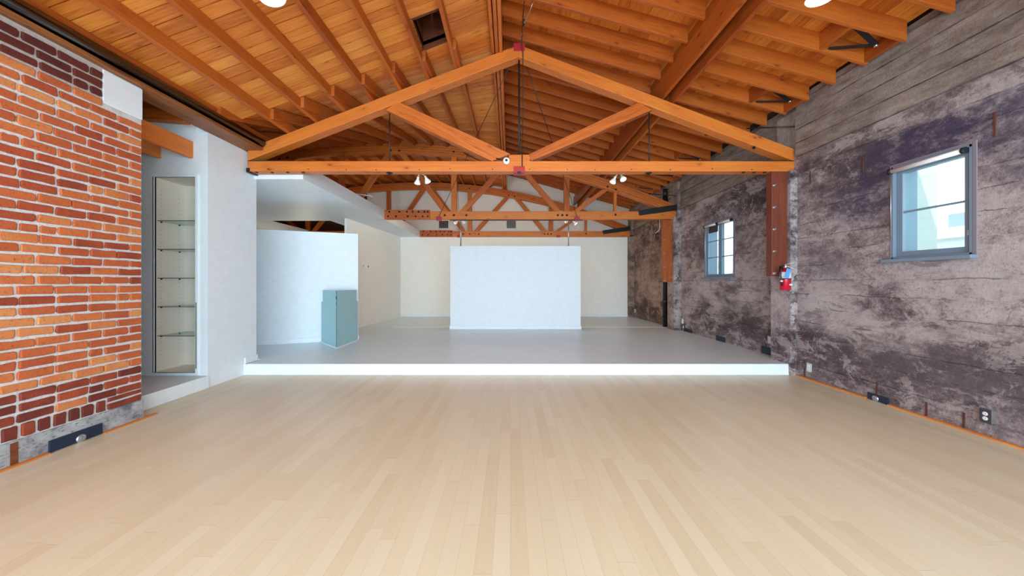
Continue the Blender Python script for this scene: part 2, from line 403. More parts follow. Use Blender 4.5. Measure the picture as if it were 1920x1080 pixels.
# bond beam and proud upper lift of the right wall
mb = MB(); rr = random.Random(3)
for (xa, ya, yb) in ((4.0, YF, 4.83), (4.08, 5.19, 8.28), (4.08, 8.61, 12.0)):
    n = int((yb-ya)/.12); pr = [(.016+rr.uniform(-.003, .003), 2.85+rr.uniform(-.008, .008), 3.035+rr.uniform(-.006, .006)) for _ in range(n+1)]
    for i in range(n):
        a = ya+(yb-ya)*i/n; bb = ya+(yb-ya)*(i+1)/n; A, B = pr[i], pr[i+1]
        mb.hexa([(xa-A[0], a, A[1]), (xa+.01, a, A[1]), (xa+.01, a, A[2]), (xa-A[0], a, A[2]), (xa-B[0], bb, B[1]), (xa+.01, bb, B[1]), (xa+.01, bb, B[2]), (xa-B[0], bb, B[2])])
    for (h0, h1, pr0) in ((3.046, 3.222, .030), (3.230, 3.412, .021), (3.419, 3.60, .031), (3.607, 3.78, .022)):
        q = [(pr0+rr.uniform(-.003, .003), h0+rr.uniform(-.004, .005), h1+rr.uniform(-.005, .004)) for _ in range(n+1)]
        for i in range(n):
            a = ya+(yb-ya)*i/n; bb = ya+(yb-ya)*(i+1)/n; A, B = q[i], q[i+1]
            mb.hexa([(xa-A[0], a, A[1]), (xa+.01, a, A[1]), (xa+.01, a, A[2]), (xa-A[0], a, A[2]), (xa-B[0], bb, B[1]), (xa+.01, bb, B[1]), (xa+.01, bb, B[2]), (xa-B[0], bb, B[2])])
struct(mb.build('trim_bond_beam', M['concrete'], origin=(4, 0, 0)))
mb = MB()
for y0, y1 in ((4.83, 5.19), (8.28, 8.61), (11.42, 11.75)):
    mb.box(3.90, 4.09, y0, y1, 0, 2.86 if y0 < 11 else 2.80, along='z'); mb.box(3.99, 4.09, y0, y1, 2.86, 3.70, along='z')
struct(mb.build('wall_right_pilasters', M['pilaster'], origin=(4, 0, 0)))
# brick wall on the left
BX = -3.52
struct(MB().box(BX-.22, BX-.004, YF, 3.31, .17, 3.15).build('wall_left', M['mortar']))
mb = MB(); rb = random.Random(11)
def brick(y0, y1, z0, z1, t, dx=0.):
    # irregular rounded face of a worn brick, 12 mm proud of the mortar
    n = 5; cy, cz = (y0+y1)/2, (z0+z1)/2; hy, hz = (y1-y0)/2, (z1-z0)/2; pts = []
    ce = min(hz*.55, hy*.5)
    for (sy, sz) in ((1, -1), (1, 1), (-1, 1), (-1, -1)):
        r = ce*rb.uniform(.35, 1.)
        a = (cy+sy*hy, cz+sz*(hz-r)); c2 = (cy+sy*(hy-r), cz+sz*hz); mid = (cy+sy*(hy-r*.3), cz+sz*(hz-r*.3))
        seq = [a, mid, c2] if sy*sz > 0 else [c2, mid, a]
        pts += seq
        # a point along the next edge
        if (sy, sz) == (1, 1): pts.append((cy+rb.uniform(-.4, .4)*hy, cz+hz+rb.uniform(-.003, .001)))
        if (sy, sz) == (-1, -1): pts.append((cy+rb.uniform(-.4, .4)*hy, cz-hz+rb.uniform(-.001, .003)))
    pts = [(p+rb.uniform(-.003, .003), q+rb.uniform(-.003, .003)) for p, q in pts]
    d = rb.uniform(.005, .011)+dx; b0 = len(mb.v); m = len(pts)
    for p, q in pts: mb.v.append(Vector((BX-.006, p, q)))
    for p, q in pts: mb.v.append(Vector((BX+d-.004, p, q)))
    for p, q in pts: mb.v.append(Vector((BX+d, cy+(p-cy)*(1-.006/max(hy, .01)), cz+(q-cz)*(1-.004/hz))))
    for ring in (0, 1):
        for k in range(m):
            k2 = (k+1) % m; o = b0+ring*m
            mb.quadface([o+k, o+k2, o+m+k2, o+m+k], [(0, 0)]*4, t)
    mb.quadface([b0+2*m+k for k in range(m)], [(0, 0)]*m, t)
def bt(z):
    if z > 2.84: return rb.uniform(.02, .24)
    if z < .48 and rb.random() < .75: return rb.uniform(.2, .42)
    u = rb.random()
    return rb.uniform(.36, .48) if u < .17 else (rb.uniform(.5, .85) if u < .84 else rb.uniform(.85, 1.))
y = 3.27
brick(3.03, 3.30, .18, .235, .3); brick(3.03, 3.30, .25, .285, .32)
y = 3.01
while y > -2.4:
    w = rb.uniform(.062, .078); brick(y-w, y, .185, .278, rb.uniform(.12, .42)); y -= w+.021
z = .292; k = 0
while z < 3.08:
    y = 3.302-(0 if k % 2 else 0); first = True; hh = .0585
    while y > -2.45:
        full = rb.uniform(.186, .2); w = full if not (first and k % 2) else .095
        if not first and rb.random() < .10: w = .092
        yy2 = max(y-w, -2.46)
        if z > 2.80 and yy2 > 2.93: pass
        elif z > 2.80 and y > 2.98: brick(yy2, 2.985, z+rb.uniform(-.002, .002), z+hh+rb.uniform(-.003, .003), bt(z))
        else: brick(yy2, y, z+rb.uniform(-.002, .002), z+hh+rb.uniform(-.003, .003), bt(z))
        y = yy2-rb.uniform(.011, .019); first = False
    z += .0765; k += 1
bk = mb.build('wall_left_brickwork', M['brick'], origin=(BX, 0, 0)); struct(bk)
struct(MB().box(BX-.22, BX+.012, YF, 3.315, 0, .175).build('wall_left_footing', M['footing']))
tag(MB().box(BX-.01, BX+.004, 2.995, 3.315, 2.85, 3.14).build('plaster_patch', M['white'], bevel=.004), 'pale painted panel square at the top end of the brick wall', 'panel')
# alcove behind the brick wall
struct(MB().box(-5.6, -3.73, YF, 4.27, 0, .15).build('floor_alcove', M['platform']))
tag(MB().box(-3.735, -3.715, 3.31, 4.27, 0, .15).build('step_riser', M['whitetrim']), 'white riser of the low step between brick wall and shelf niche', 'step')
struct(MB().box(-5.7, -5.6, YF, 4.27, 0, 3.6).build('wall_alcove', M['white']))
mb = MB(); NX0, NX1, NZ0, NZ1, NY = -4.38, -3.87, .19, 2.594, 4.27
mb.box(-9.2, NX0, NY, 5.09, 0, 3.5); mb.box(NX1, -3.73, NY, 5.09, 0, 3.147)
mb.box(NX0, NX1, 4.66, 5.09, 0, 3.35); mb.box(NX0, NX1, NY, 4.66, 0, NZ0); mb.box(NX0, NX1, NY, 4.66, NZ1, 3.35)
struct(mb.build('wall_niche', M['white']))
struct(MB().box(-5.7, -3.66, YF, 4.27, 3.48, 3.55).build('ceiling_alcove', M['deck2']))
# niche frame + glass shelves
nf = thing('display_niche', (-4.125, NY, NZ0), 'tall narrow white display niche recessed in the left white wall', 'niche')
mb = MB(); fy0, fy1 = NY-.018, NY+.02
mb.box(NX0-.035, NX0, fy0, fy1, NZ0-.03, NZ1+.03); mb.box(NX1, NX1+.035, fy0, fy1, NZ0-.03, NZ1+.03)
mb.box(NX0, NX1, fy0, fy1, NZ1, NZ1+.03); mb.box(NX0, NX1, fy0, fy1, NZ0-.03, NZ0)
mb.build('niche_frame', M['steel'] if False else M['whitetrim'], nf, bevel=.003)
o = MB().box(NX0, NX1, fy0-.003, fy1, NZ0-.004, NZ0+.006).build('threshold_track', M['steel'], nf)
mb = MB()
mb.box(NX1+.012, NX1+.018, fy0-.004, fy0, NZ0+.05, 1.05); mb.box(NX0-.006, NX0+.002, fy0-.003, fy0, NZ0, NZ1)
mb.build('dark_edge_strip', M['iron'], nf)
mb = MB(); e = .003  # added inner faces, their cream colour stands in for warm light
mb.box(NX0-.001, NX0+e, fy1, 4.66, NZ0, NZ1); mb.box(NX1-e, NX1+.001, fy1, 4.66, NZ0, NZ1); mb.box(NX0, NX1, 4.657, 4.661, NZ0, NZ1)
mb.box(NX0, NX1, fy1, 4.66, NZ0-.001, NZ0+e); mb.box(NX0, NX1, fy1, 4.66, NZ1-e, NZ1+.001); mb.build('warmlight_lining', M['cream'], nf)
mb = MB()
for (x, yy3, dirx) in ((NX0+.003, 4.34, 1), (NX0+.003, 4.58, 1)):
    zz = NZ0+.2
    while zz < NZ1-.15: mb.box(x, x+.0015, yy3-.003, yy3+.003, zz, zz+.006); zz += .05
mb.build('shelf_pin_holes', M['iron'], nf)['kind'] = 'stuff'
for i, H in enumerate((2.065, 1.71, 1.3525, .998, .6365)):
    s = thing('glass_shelf', (-4.125, 4.48, H-.008), '%s glass shelf from the top in the tall white niche' % ORD[i], 'shelf', 'glass shelves in the niche')
    MB().box(NX0+.004, NX1-.004, 4.302, 4.655, H-.008, H).build('pane', M['shelfglass'], s)
    MB().box(NX0+.004, NX1-.004, 4.296, 4.302, H-.008, H).build('front_edge', M['glassedge'], s)
    for q in (4.34, 4.58):
        MB().box(NX0+.0005, NX0+.018, q-.006, q+.006, H-.022, H-.008).build('shelf_pin', M['iron'], s)
        MB().box(NX1-.018, NX1-.0005, q-.006, q+.006, H-.022, H-.008).build('shelf_pin', M['iron'], s)
struct(MB().box(-5.5, -3.745, 4.235, 4.268, 3.28, 3.48, along='x').build('trim_alcove_dark_cover', M['deck2']))  # added dark board covering the brightly lit wall top over the alcove
# low joists in the alcove
def single(name, mb, mat, label, cat, group=None, bevel=.004): return tag(mb.build(name, mat, bevel=bevel), label, cat, group)
single('alcove_joist', MB().box(-3.95, -3.905, 2.2, 4.27, 2.824, 3.03), M['beam'], 'nearer low joist end against the white wall above the niche', 'joist', 'low joists over the alcove')
single('alcove_joist', MB().box(-4.345, -4.30, 2.2, 4.27, 2.824, 3.03), M['beam'], 'short dark joist end just above the niche, behind the longer joist', 'joist', 'low joists over the alcove')
single('alcove_beam', MB().xbeam(-5.5, 3.47, -3.93, 3.36, 4.16, 4.26, .13), M['beam'], 'upper crosswise beam end over the alcove, above the low joists', 'beam')

# ---------------------------------------------------------------- platform and the back of the hall
mb = MB(); mb.box(-3.73, 3.9, 4.88, 5.19, 0, .15); mb.box(-9.2, 4.08, 5.19, 12.0, 0, .15); mb.box(-3.73, -3.715, 4.87, 5.0, 0, .15)
pt = thing('raised_platform', (0, 8, 0), 'low wide white painted platform across the back half of the hall', 'platform')
mb.build('platform_top', M['platform'], pt)
mb = MB(); mb.box(-3.725, 3.905, 4.862, 4.88, 0, .147); mb.box(-3.725, 3.905, 4.856, 4.88, 0, .022)
mb.build('riser', M['whitetrim'], pt, bevel=.003)
single('floor_seam_strip', MB().box(-3.0, 3.98, 8.84, 8.87, .15, .154), M['platform'], 'faint painted seam running across the white platform beside the black pipe', 'seam', bevel=0)
# soffit (dropped ceiling) at the left of the hall
mb = MB(); S0, S1 = 2.80, 3.03
mb.box(-9.2, -4.4, 5.05, 8.48, S0, S1); mb.box(-4.4, -3.02, 5.05, 11.6, S0, S1); mb.box(-9.2, -6.77, 8.48, 12.0, S0, S1+.01)
struct(mb.build('ceiling_soffit', M['white']))
# back walls
struct(MB().box(-3.7, 3.90, 11.55, 11.7, .15, 2.80).build('wall_back', M['warmwhite']))
mb = MB()
gx = [-4.9, -4.2, -3.6, -3.0, -2.4, -1.8, -1.3, -.9, -.25, -.2, 1., 4.09]
def gt(x): return 4.63-.0306*(x+3.0)**2-.03 if x < -.85 else (4.71+.2*(x+.24) if x < -.22 else 5.0-.28*(x+.2))
for a_, b_ in zip(gx[:-1], gx[1:]): mb.hexa([(a_, 11.86, 2.8), (b_, 11.86, 2.8), (b_, 11.86, gt(b_)), (a_, 11.86, gt(a_)), (a_, 11.96, 2.8), (b_, 11.96, 2.8), (b_, 11.96, gt(b_)), (a_, 11.96, gt(a_))])
struct(mb.build('wall_gable', M['warmwhite']))
struct(MB().box(-9.2, 4.1, 11.97, 12.1, .15, 5.2).build('wall_back_void', M['void']))
struct(MB().box(-9.3, -9.2, 4.27, 12.0, 0, 4.6).build('wall_far_left', M['warmwhite']))
struct(MB().prism([(-3.9, 8.15), (-3.85, 8.15), (-3.66, 11.55), (-3.71, 11.55)], .15, 2.80).build('wall_left_back', M['warmwhite']))
# low angled half wall
def offs(p, q, d):
    v = Vector((q[0]-p[0], q[1]-p[1])).normalized(); n = Vector((-v.y, v.x))*d
    return [(p[0], p[1]), (q[0], q[1]), (q[0]+n.x, q[1]+n.y), (p[0]+n.x, p[1]+n.y)]
hw = thing('half_wall', (-4.1, 6.6, .15), 'white angled half height partition left, open strip above it', 'partition')
MB().prism(offs((-5.4, 5.99), (-3.03, 6.90), .11), .15, 2.262).build('panel', M['white'], hw, bevel=.003)
MB().prism([(-5.4, 5.975), (-3.015, 6.888), (-3.05, 7.03), (-3.09, 7.02), (-5.42, 6.06)], .15, .24).build('baseboard', M['whitetrim'], hw, bevel=.006)
# white partition in the middle
fp = thing('freestanding_partition', (.124, 8.5, .15), 'wide white freestanding partition panel in the middle of the platform', 'partition')
MB().box(-1.467, 1.714, 8.45, 8.60, .15, 2.183).build('panel', M['white'], fp, bevel=.003)
MB().box(-1.485, 1.732, 8.435, 8.615, .15, .235).build('baseboard', M['whitetrim'], fp, bevel=.008)
for px, wh in ((863, 'left'), (1067, 'right')):
    x = (px-CX)/F*8.42
    so = thing('support_rod', (x, 8.42, 1.9), 'thin grey rod holding the %s side of the freestanding partition' % wh, 'rod', 'rods above the partition')
    MB().tube([(x, 8.50, 2.183), (x, 8.50, 2.83)], .0145, 10).build('rod', M['steel'], so)
    MB().lathe((x, 8.50, 2.183), [(.035, 0), (.035, .006), (.018, .012)], n=14).build('flange', M['iron'], so)
# teal stepped pedestal against the half wall
pd = thing('teal_corner_cabinet', (-3.2, 6.4, .15), 'pale teal stepped corner cabinet standing against the end of the half wall', 'cabinet')
A, Bp, Cp = (-3.01, 6.0), (-3.02, 6.86), (-3.60, 6.60)
def shr(k, p, q): return (p[0]+(q[0]-p[0])*k, p[1]+(q[1]-p[1])*k)
MB().prism([A, Bp, Cp], .17, .93).build('lower_body', M['teal'], pd, bevel=.002)
MB().prism([A, shr(.93, A, Bp), shr(.90, A, Cp)], .93, 1.15).build('upper_body', M['teal'], pd, bevel=.002)
A2 = (-2.995, 5.982)
MB().prism([A2, (-3.005, 6.865), (-3.63, 6.60)], .15, .17).build('base_trim', M['whitetrim'], pd)
mb = MB(); mb.tube([(A[0]+.001, A[1]-.002, .175), (A[0]+.001, A[1]-.002, 1.145)], .0035, 6)
mb.tube([(A[0], A[1]-.004, 1.0), (A[0], A[1]-.004, 1.05)], .007, 6); mb.tube([(A[0], A[1]-.004, .93), (A[0], A[1]-.004, .945)], .007, 6)
mb.build('corner_seam', M['iron'], pd)
# thermostat and switch on the back left wall
def wx(y): return -3.85+(y-8.15)*(.19/3.4)
ts = thing('wall_switch_plate', (wx(8.95), 8.95, 1.7), 'beige switch plate on the white side wall behind the half wall', 'switch')
y0 = 8.87; mb = MB(); x = wx(8.95)
mb.box(x-.003, x+.012, 8.86, 9.02, 1.64, 1.79); mb.build('plate', M['porcelain'], ts, bevel=.003)
MB().box(x+.012, x+.02, 8.93, 8.95, 1.70, 1.73).build('toggle', M['plate'], ts)
th = thing('thermostat', (wx(9.15), 9.15, 1.68), 'small white thermostat with a dark knob beside the switch plate', 'thermostat'); x = wx(9.15)
MB().box(x-.003, x+.025, 9.08, 9.24, 1.66, 1.76).build('housing', M['porcelain'], th, bevel=.004)
MB().lathe((x+.025, 9.18, 1.712), [(.022, 0), (.02, .012)], axis=(1, 0, 0), n=14).build('knob', M['iron'], th)
ol = MB().box(wx(9)-.003, wx(9)+.008, 8.98, 9.05, .46, .575).build('wall_outlet', M['porcelain'], bevel=.002)
tag(ol, 'small pale outlet low on the white side wall behind the half wall', 'outlet')
# baseboards
mb = MB(); mb.box(-3.735, -3.712, 4.86, 5.10, .15, .24); mb.box(-3.735, -3.70, 4.85, 5.105, 0, .15)
struct(mb.build('baseboard_left', M['whitetrim'], bevel=.005))
mb = MB(); mb.box(-3.66, 3.9, 11.53, 11.55, .15, .22)
struct(mb.build('baseboard_back', M['whitetrim'], bevel=.005))
# orange edge strips along the floor
mb = MB(); mb.box(BX+.012, BX+.045, YF, 2.62, 0, .012); mb.box(BX+.012, BX+.045, 2.98, 3.42, 0, .012)
struct(mb.build('trim_left', M['trimwood'])); mb = MB(); mb.box(3.965, 4.0, YF, 3.65, 0, .014); mb.box(3.965, 4.0, 3.88, 4.83, 0, .014)
struct(mb.build('trim_right', M['trimwood']))
# shopfront behind the camera
mb = MB(); mb.box(-3.6, 4.1, YF-.1, YF, 3.15, 5.3); mb.box(-3.75, -3.4, YF-.1, YF, 0, 3.2); mb.box(3.85, 4.24, YF-.1, YF, 0, 3.2); mb.box(-5.7, -3.6, YF-.1, YF, 0, 3.6)
struct(mb.build('wall_front', M['white']))

# ================================================================ ROOF
def arch(x): return 4.63-.0306*(x+3.0)**2
def base1(x): return max(4.60+.385*x, 3.18)
# left roof deck boards (run across the slope), spans 1, 2, 3
def deck_h(x, y):
    if y <= 4.47: return 4.726+.385*x
    if y >= 8.4: return arch(x)+.14
    k = (y-4.47)/3.93
    return (base1(x)*(1-k)+arch(x)*k)+.14
bw = .1315
def deck_strip(mb, y0, y1, xs, t):
    uo = (random.uniform(0, 50), random.uniform(0, 50)); b = len(mb.v); g2 = .006
    for x in xs:
        for (yy, dz) in ((y0+g2, 0), (y1-g2, 0), (y1-g2, .022), (y0+g2, .022)): mb.v.append(Vector((x, yy, deck_h(x, yy)+dz)))
    n = len(xs); s0 = xs[0]
    for i in range(n-1):
        a = b+4*i; c = a+4; u0, u1 = uo[0]+xs[i]-s0, uo[0]+xs[i+1]-s0
        for (p, q, v0, v1) in ((0, 1, 0, bw), (1, 2, 1, 1.02), (2, 3, 2, 2+bw), (3, 0, 3, 3.02)):
            mb.quadface([a+p, a+q, c+q, c+p], [(u0, uo[1]+v0), (u0, uo[1]+v1), (u1, uo[1]+v1), (u1, uo[1]+v0)], t)
    mb.quadface([b, b+3, b+2, b+1], [(0, 0)]*4, t); b += 4*(n-1); mb.quadface([b, b+1, b+2, b+3], [(0, 0)]*4, t)
HY0, HY1, HX0, HX1 = 3.97, 4.46, -1.12, -.775
mb = MB(); y = YF
rd = random.Random(5)
while y < 4.40:
    y1 = y+bw; inhole = y1 > HY0+.02 and y < HY1-.02
    edges = [-3.62, -.255]
    cut = []
    if inhole: segs = [(-3.62, HX0), (HX1, -.255)]
    else:
        c1 = rd.choice([-2.72, -1.93, -1.53, None, None]); segs = [(-3.62, -.255)] if c1 is None else [(-3.62, c1-.001), (c1+.001, -.255)]
    for a, c in segs:
        n = 2
        deck_strip(mb, y, y1, [a+(c-a)*i/n for i in range(n+1)], rd.random())
    y = y1
struct(mb.build('ceiling_left', M['deck'], origin=(0, 0, 3)))
mb = MB()
while y < 11.95:
    y1 = y+bw
    for a, c in ((-9.2, -6.1), (-6.098, -3.3), (-3.298, -1.72), (-1.718, -.255)):
        c1 = c; n = max(2, int((c-a)/.5)); deck_strip(mb, y, y1, [a+(c1-a)*i/n for i in range(n+1)], rd.random())
    y = y1
struct(mb.build('ceiling_left_back', M['deck'], origin=(0, 0, 3)))
# seal above the left deck + boxed opening in it
mb = MB(); t0 = .05
mb.hexa([(-3.62, YF, deck_h(-3.62, 0)+t0), (-.25, YF, deck_h(-.25, 0)+t0), (-.25, YF, deck_h(-.25, 0)+.1), (-3.62, YF, deck_h(-3.62, 0)+.1),
         (-3.62, HY0, deck_h(-3.62, 0)+t0), (-.25, HY0, deck_h(-.25, 0)+t0), (-.25, HY0, deck_h(-.25, 0)+.1), (-3.62, HY0, deck_h(-3.62, 0)+.1)])
for xa, xb, ya, yb in ((-3.62, HX0, HY0, HY1), (HX1, -.25, HY0, HY1), (-3.62, -.25, HY1, 4.47)):
    mb.hexa([(xa, ya, deck_h(xa, 0)+t0), (xb, ya, deck_h(xb, 0)+t0), (xb, ya, deck_h(xb, 0)+.1), (xa, ya, deck_h(xa, 0)+.1),
             (xa, yb, deck_h(xa, 0)+t0), (xb, yb, deck_h(xb, 0)+t0), (xb, yb, deck_h(xb, 0)+.1), (xa, yb, deck_h(xa, 0)+.1)])
ys = [4.47, 5.1, 5.8, 6.7, 7.6, 8.4, 12.0]; xs = [-9.2+i*(9.2-.25)/14 for i in range(15)]
for i in range(len(ys)-1):
    for j in range(14):
        q = [(xs[j], ys[i]), (xs[j+1], ys[i]), (xs[j], ys[i+1]), (xs[j+1], ys[i+1])]; h = [deck_h(a, max(b, 4.4701)) for a, b in q]
        mb.hexa([(*q[0], h[0]+t0), (*q[1], h[1]+t0), (*q[1], h[1]+.1), (*q[0], h[0]+.1), (*q[2], h[2]+t0), (*q[3], h[3]+t0), (*q[3], h[3]+.1), (*q[2], h[2]+.1)])
struct(mb.build('ceiling_underlay', M['void'], origin=(0, 0, 3)))
hz = deck_h(-.95, 0)
ho = thing('roof_opening', (-.95, 4.2, hz), 'dark square boarded opening in the left roof slope', 'opening')
mb = MB()
for xa, xb in ((HX0-.03, HX0), (HX1, HX1+.03)): mb.hexa([(xa, HY0-.03, deck_h(xa, 0)), (xb, HY0-.03, deck_h(xb, 0)), (xb, HY0-.03, hz+.42), (xa, HY0-.03, hz+.42), (xa, HY1+.03, deck_h(xa, 0)), (xb, HY1+.03, deck_h(xb, 0)), (xb, HY1+.03, hz+.42), (xa, HY1+.03, hz+.42)])
for ya, yb in ((HY0-.03, HY0), (HY1, HY1+.03)): mb.hexa([(HX0, yb, deck_h(HX0, 0)), (HX0, ya, deck_h(HX0, 0)), (HX0, ya, hz+.42), (HX0, yb, hz+.42), (HX1, yb, deck_h(HX1, 0)), (HX1, ya, deck_h(HX1, 0)), (HX1, ya, hz+.42), (HX1, yb, hz+.42)])
mb.build('curb', M['shade_and_decay'], ho)  # shade of the recess carried by the dark board colour
mb = MB()
for i in range(3): a = HX0-.03+i*.14; mb.box(a+.002, a+.136, HY0-.03, HY1+.03, hz+.40, hz+.42)
mb.build('cover_boards', M['shade_and_decay'], ho)
# left joists, front span
JD = .12
for k in range(-1, 7):
    a = 3.104-.393*k; x = -a; zb = 4.606-.385*a
    mb = MB(); mb.hexa([(x-.042, YF+.02, zb-.016), (x, YF+.02, zb), (x, YF+.02, zb+JD), (x-.042, YF+.02, zb+JD-.016), (x-.042, 5.12, zb-.016), (x, 5.12, zb), (x, 5.12, zb+JD), (x-.042, 5.12, zb+JD-.016)])
    single('roof_joist', mb, M['rafter'], '%s long joist from the left wall on the near left roof slope' % ORD[k+1], 'joist', 'joists of the near left roof slope', .003)
# left joists, middle span (lapping past the front truss) and back span
n = 0
for k in range(1, 14):
    x = -.31-.393*k
    if x < -5.6: break
    yF = 4.48 if x > -3.2 else (4.13 if x > -3.5 else 5.1)
    zb0 = base1(x); zb1 = arch(x); yB = 8.5
    kf = max(0, (yF-4.47)/3.93) if x < -3.5 else 0; z0 = zb0+(zb1-zb0)*kf-.01; mb = MB(); tt = random.random()
    mb.hexa([(x-.045, yF, z0-.006), (x, yF, z0-.006), (x, yF, z0+.134), (x-.045, yF, z0+.134), (x-.045, yB, zb1), (x, yB, zb1), (x, yB, zb1+.138), (x-.045, yB, zb1+.138)], tt)
    single('roof_joist', mb, M['rafter'], '%s joist left of the ridge between the front and second truss' % ORD[n], 'joist', 'joists between front and second truss', .003)
    x2 = x-.06
    mb = MB(); z2 = arch(x2)
    mb.box(x2-.045, x2, 8.22, 11.85, z2+.003, z2+.138)
    single('roof_joist', mb, M['rafter'], '%s joist left of the ridge between the second and rear truss' % ORD[n], 'joist', 'joists between second and rear truss', .003)
    n += 1
# ridge beam of three plies
rg = thing('ridge_beam', (-.18, 4, 4.5), 'long orange ridge beam of three planks under the roof peak', 'beam')
for i, (xa, xb, dz) in enumerate(((-.265, -.225, .02), (-.212, -.166, 0), (-.157, -.112, 0))):
    for (ya, yb, za, zb) in ((YF+.02, 4.98, 4.53, 4.53), (4.98, 8.4, 4.53, 4.40), (8.4, 11.86, 4.40, 4.40)):
        MB().hexa([(xa, ya, za+dz), (xb, ya, za+dz), (xb, ya, 4.98), (xa, ya, 4.98), (xa, yb, zb+dz), (xb, yb, zb+dz), (xb, yb, 4.98), (xa, yb, 4.98)]).build('plank', M['beam'], rg, bevel=.004)
# right rafters (run across) and their deck (boards along)
RD = .20
def rb_(x): return 4.816-.28*x
def rafter(xa, xb, yc): return MB().hexa([(xa, yc+.02, rb_(xa)), (xa, yc-.02, rb_(xa)), (xa, yc-.02, rb_(xa)+RD), (xa, yc+.02, rb_(xa)+RD), (xb, yc+.02, rb_(xb)), (xb, yc-.02, rb_(xb)), (xb, yc-.02, rb_(xb)+RD), (xb, yc+.02, rb_(xb)+RD)])
r1 = r2 = None; zs_k = list(range(-4, 22)); hid = 0
for k in zs_k:
    yc = 3.471+.3765*k
    if k < 4: d = ('%s rafter in front of the front truss' % ORD[3-k])
    elif yc < 8.3: d = ('%s rafter behind the front truss' % ORD[k-4])
    else: d = ('%s rafter behind the second truss' % ORD[int(round((yc-8.36)/.3765))])
    l1 = d+', right slope, between ridge and double purlin'; l2 = d+', right slope, between double purlin and concrete wall'
    if r1 is None:
        r1 = tag(rafter(-.11, 2.155, yc).build('rafter', M['rafter'], bevel=.003), l1, 'rafter', 'upper rafters of the right roof slope')
        r2 = tag(rafter(2.325, 3.95, yc).build('rafter', M['rafter'], bevel=.003), l2, 'rafter', 'lower rafters of the right roof slope')
        o1, o2, yr = r1.location.copy(), r2.location.copy(), yc
    else:
        dup(r1, o1+Vector((0, yc-yr, 0)), l1); dup(r2, o2+Vector((0, yc-yr, 0)), l2)
mb = MB(); x = -.11; rd = random.Random(9)
while x < 3.97:
    x1 = min(x+.128, 3.99); y = YF
    while y < 11.95:
        L = rd.choice([1.506, 1.883, 2.26, 2.636]); y1 = min(y+L, 11.98); g2 = .0018
        xa, xb = x+g2, x1-g2; t = rd.random()
        mb.hexa([(xa, y+.001, rb_(xa)+RD), (xb, y+.001, rb_(xb)+RD), (xb, y+.001, rb_(xb)+RD+.022), (xa, y+.001, rb_(xa)+RD+.022),
                 (xa, y1-.001, rb_(xa)+RD), (xb, y1-.001, rb_(xb)+RD), (xb, y1-.001, rb_(xb)+RD+.022), (xa, y1-.001, rb_(xa)+RD+.022)], t)
        y = y1
    x = x1
struct(mb.build('ceiling_right', M['deck'], origin=(0, 0, 3)))
mb = MB(); xa, xb = -.30, 4.3
mb.hexa([(xa, YF, rb_(xa)+RD+.04), (xb, YF, rb_(xb)+RD+.04), (xb, YF, rb_(xb)+RD+.1), (xa, YF, rb_(xa)+RD+.1), (xa, 12, rb_(xa)+RD+.04), (xb, 12, rb_(xb)+RD+.04), (xb, 12, rb_(xb)+RD+.1), (xa, 12, rb_(xa)+RD+.1)])
mb.box(-.27, -.255, YF, 12, 4.6, 5.15)
struct(mb.build('ceiling_right_underlay', M['void'], origin=(0, 0, 3)))
# double purlin on the right slope
pu = thing('double_purlin', (2.24, 4, 3.9), 'pair of heavy planks carrying the right rafters, running to the back wall', 'purlin')
for (xa, xb, z0, z1) in ((2.158, 2.20, 3.915, 4.203), (2.28, 2.322, 3.835, 4.16)):
    for (ya, yb, e) in ((YF+.02, 4.99, 0), (4.99, 11.86, 0)):
        MB().box(xa, xb, ya, yb, z0+e, z1).build('plank', M['rafter'], pu, bevel=.004)
mb = MB(); mb.box(2.205, 2.275, YF+.02, 11.86, 4.12, 4.37); mb.build('blocking', M['rafter'], pu)
# wall-side blocking, edge boards and black tie straps in every third bay
for j, k in enumerate(range(-3, 21, 3)):
    ya, yb = 3.471+.3765*k+.02, 3.471+.3765*(k+1)-.02; ym = (ya+yb)/2
    nm = ['nearest', 'second nearest', 'third nearest', 'fourth nearest', 'fifth nearest', 'sixth nearest', 'seventh nearest', 'eighth nearest'][j]
    bo = thing('blocking_frame', (3.7, ym, 3.8), '%s pair of short crosspieces between rafters at the concrete wall' % nm, 'blocking', 'short crosspieces between rafters at the wall')
    MB().box(3.41, 3.45, ya, yb, rb_(3.43)+.005, rb_(3.43)+.195).build('crosspiece', M['rafter'], bo, bevel=.003)
    MB().box(3.905, 3.945, ya, yb, rb_(3.92)+.005, rb_(3.92)+.15).build('edge_board', M['rafter'], bo, bevel=.003)
    st = thing('tie_strap', (3.75, ym, 3.8), '%s V shaped black steel strap between rafters at the concrete wall' % nm, 'strap', 'black V straps at the concrete wall')
    zt = rb_(3.8)+.05
    MB().bar((3.50, yb-.01, zt+.07), (3.86, ym, zt-.0), .05, .008).build('arm', M['black'], st)
    MB().bar((3.50, ya+.01, zt+.07), (3.86, ym, zt-.0), .05, .008).build('arm', M['black'], st)
    MB().lathe((3.86, ym, zt-.02), [(.018, 0), (.018, .03), (.008, .032)], n=10).build('bolt', M['steel'], st)
# ledger beam and pipe along the top of the brick wall
lb = single('ledger_beam', MB().box(-3.74, -3.468, YF, 4.86, 3.148, 3.188), M['oldbeam'], 'scorched orange ledger beam along the top of the brick wall', 'beam')
single('conduit_pipe', MB().tube([(-3.49, YF+.05, 3.252), (-3.49, 4.86, 3.252)], .058, 24), M['chrome'], 'long dark shiny pipe running above the brick wall ledger', 'pipe', bevel=0)

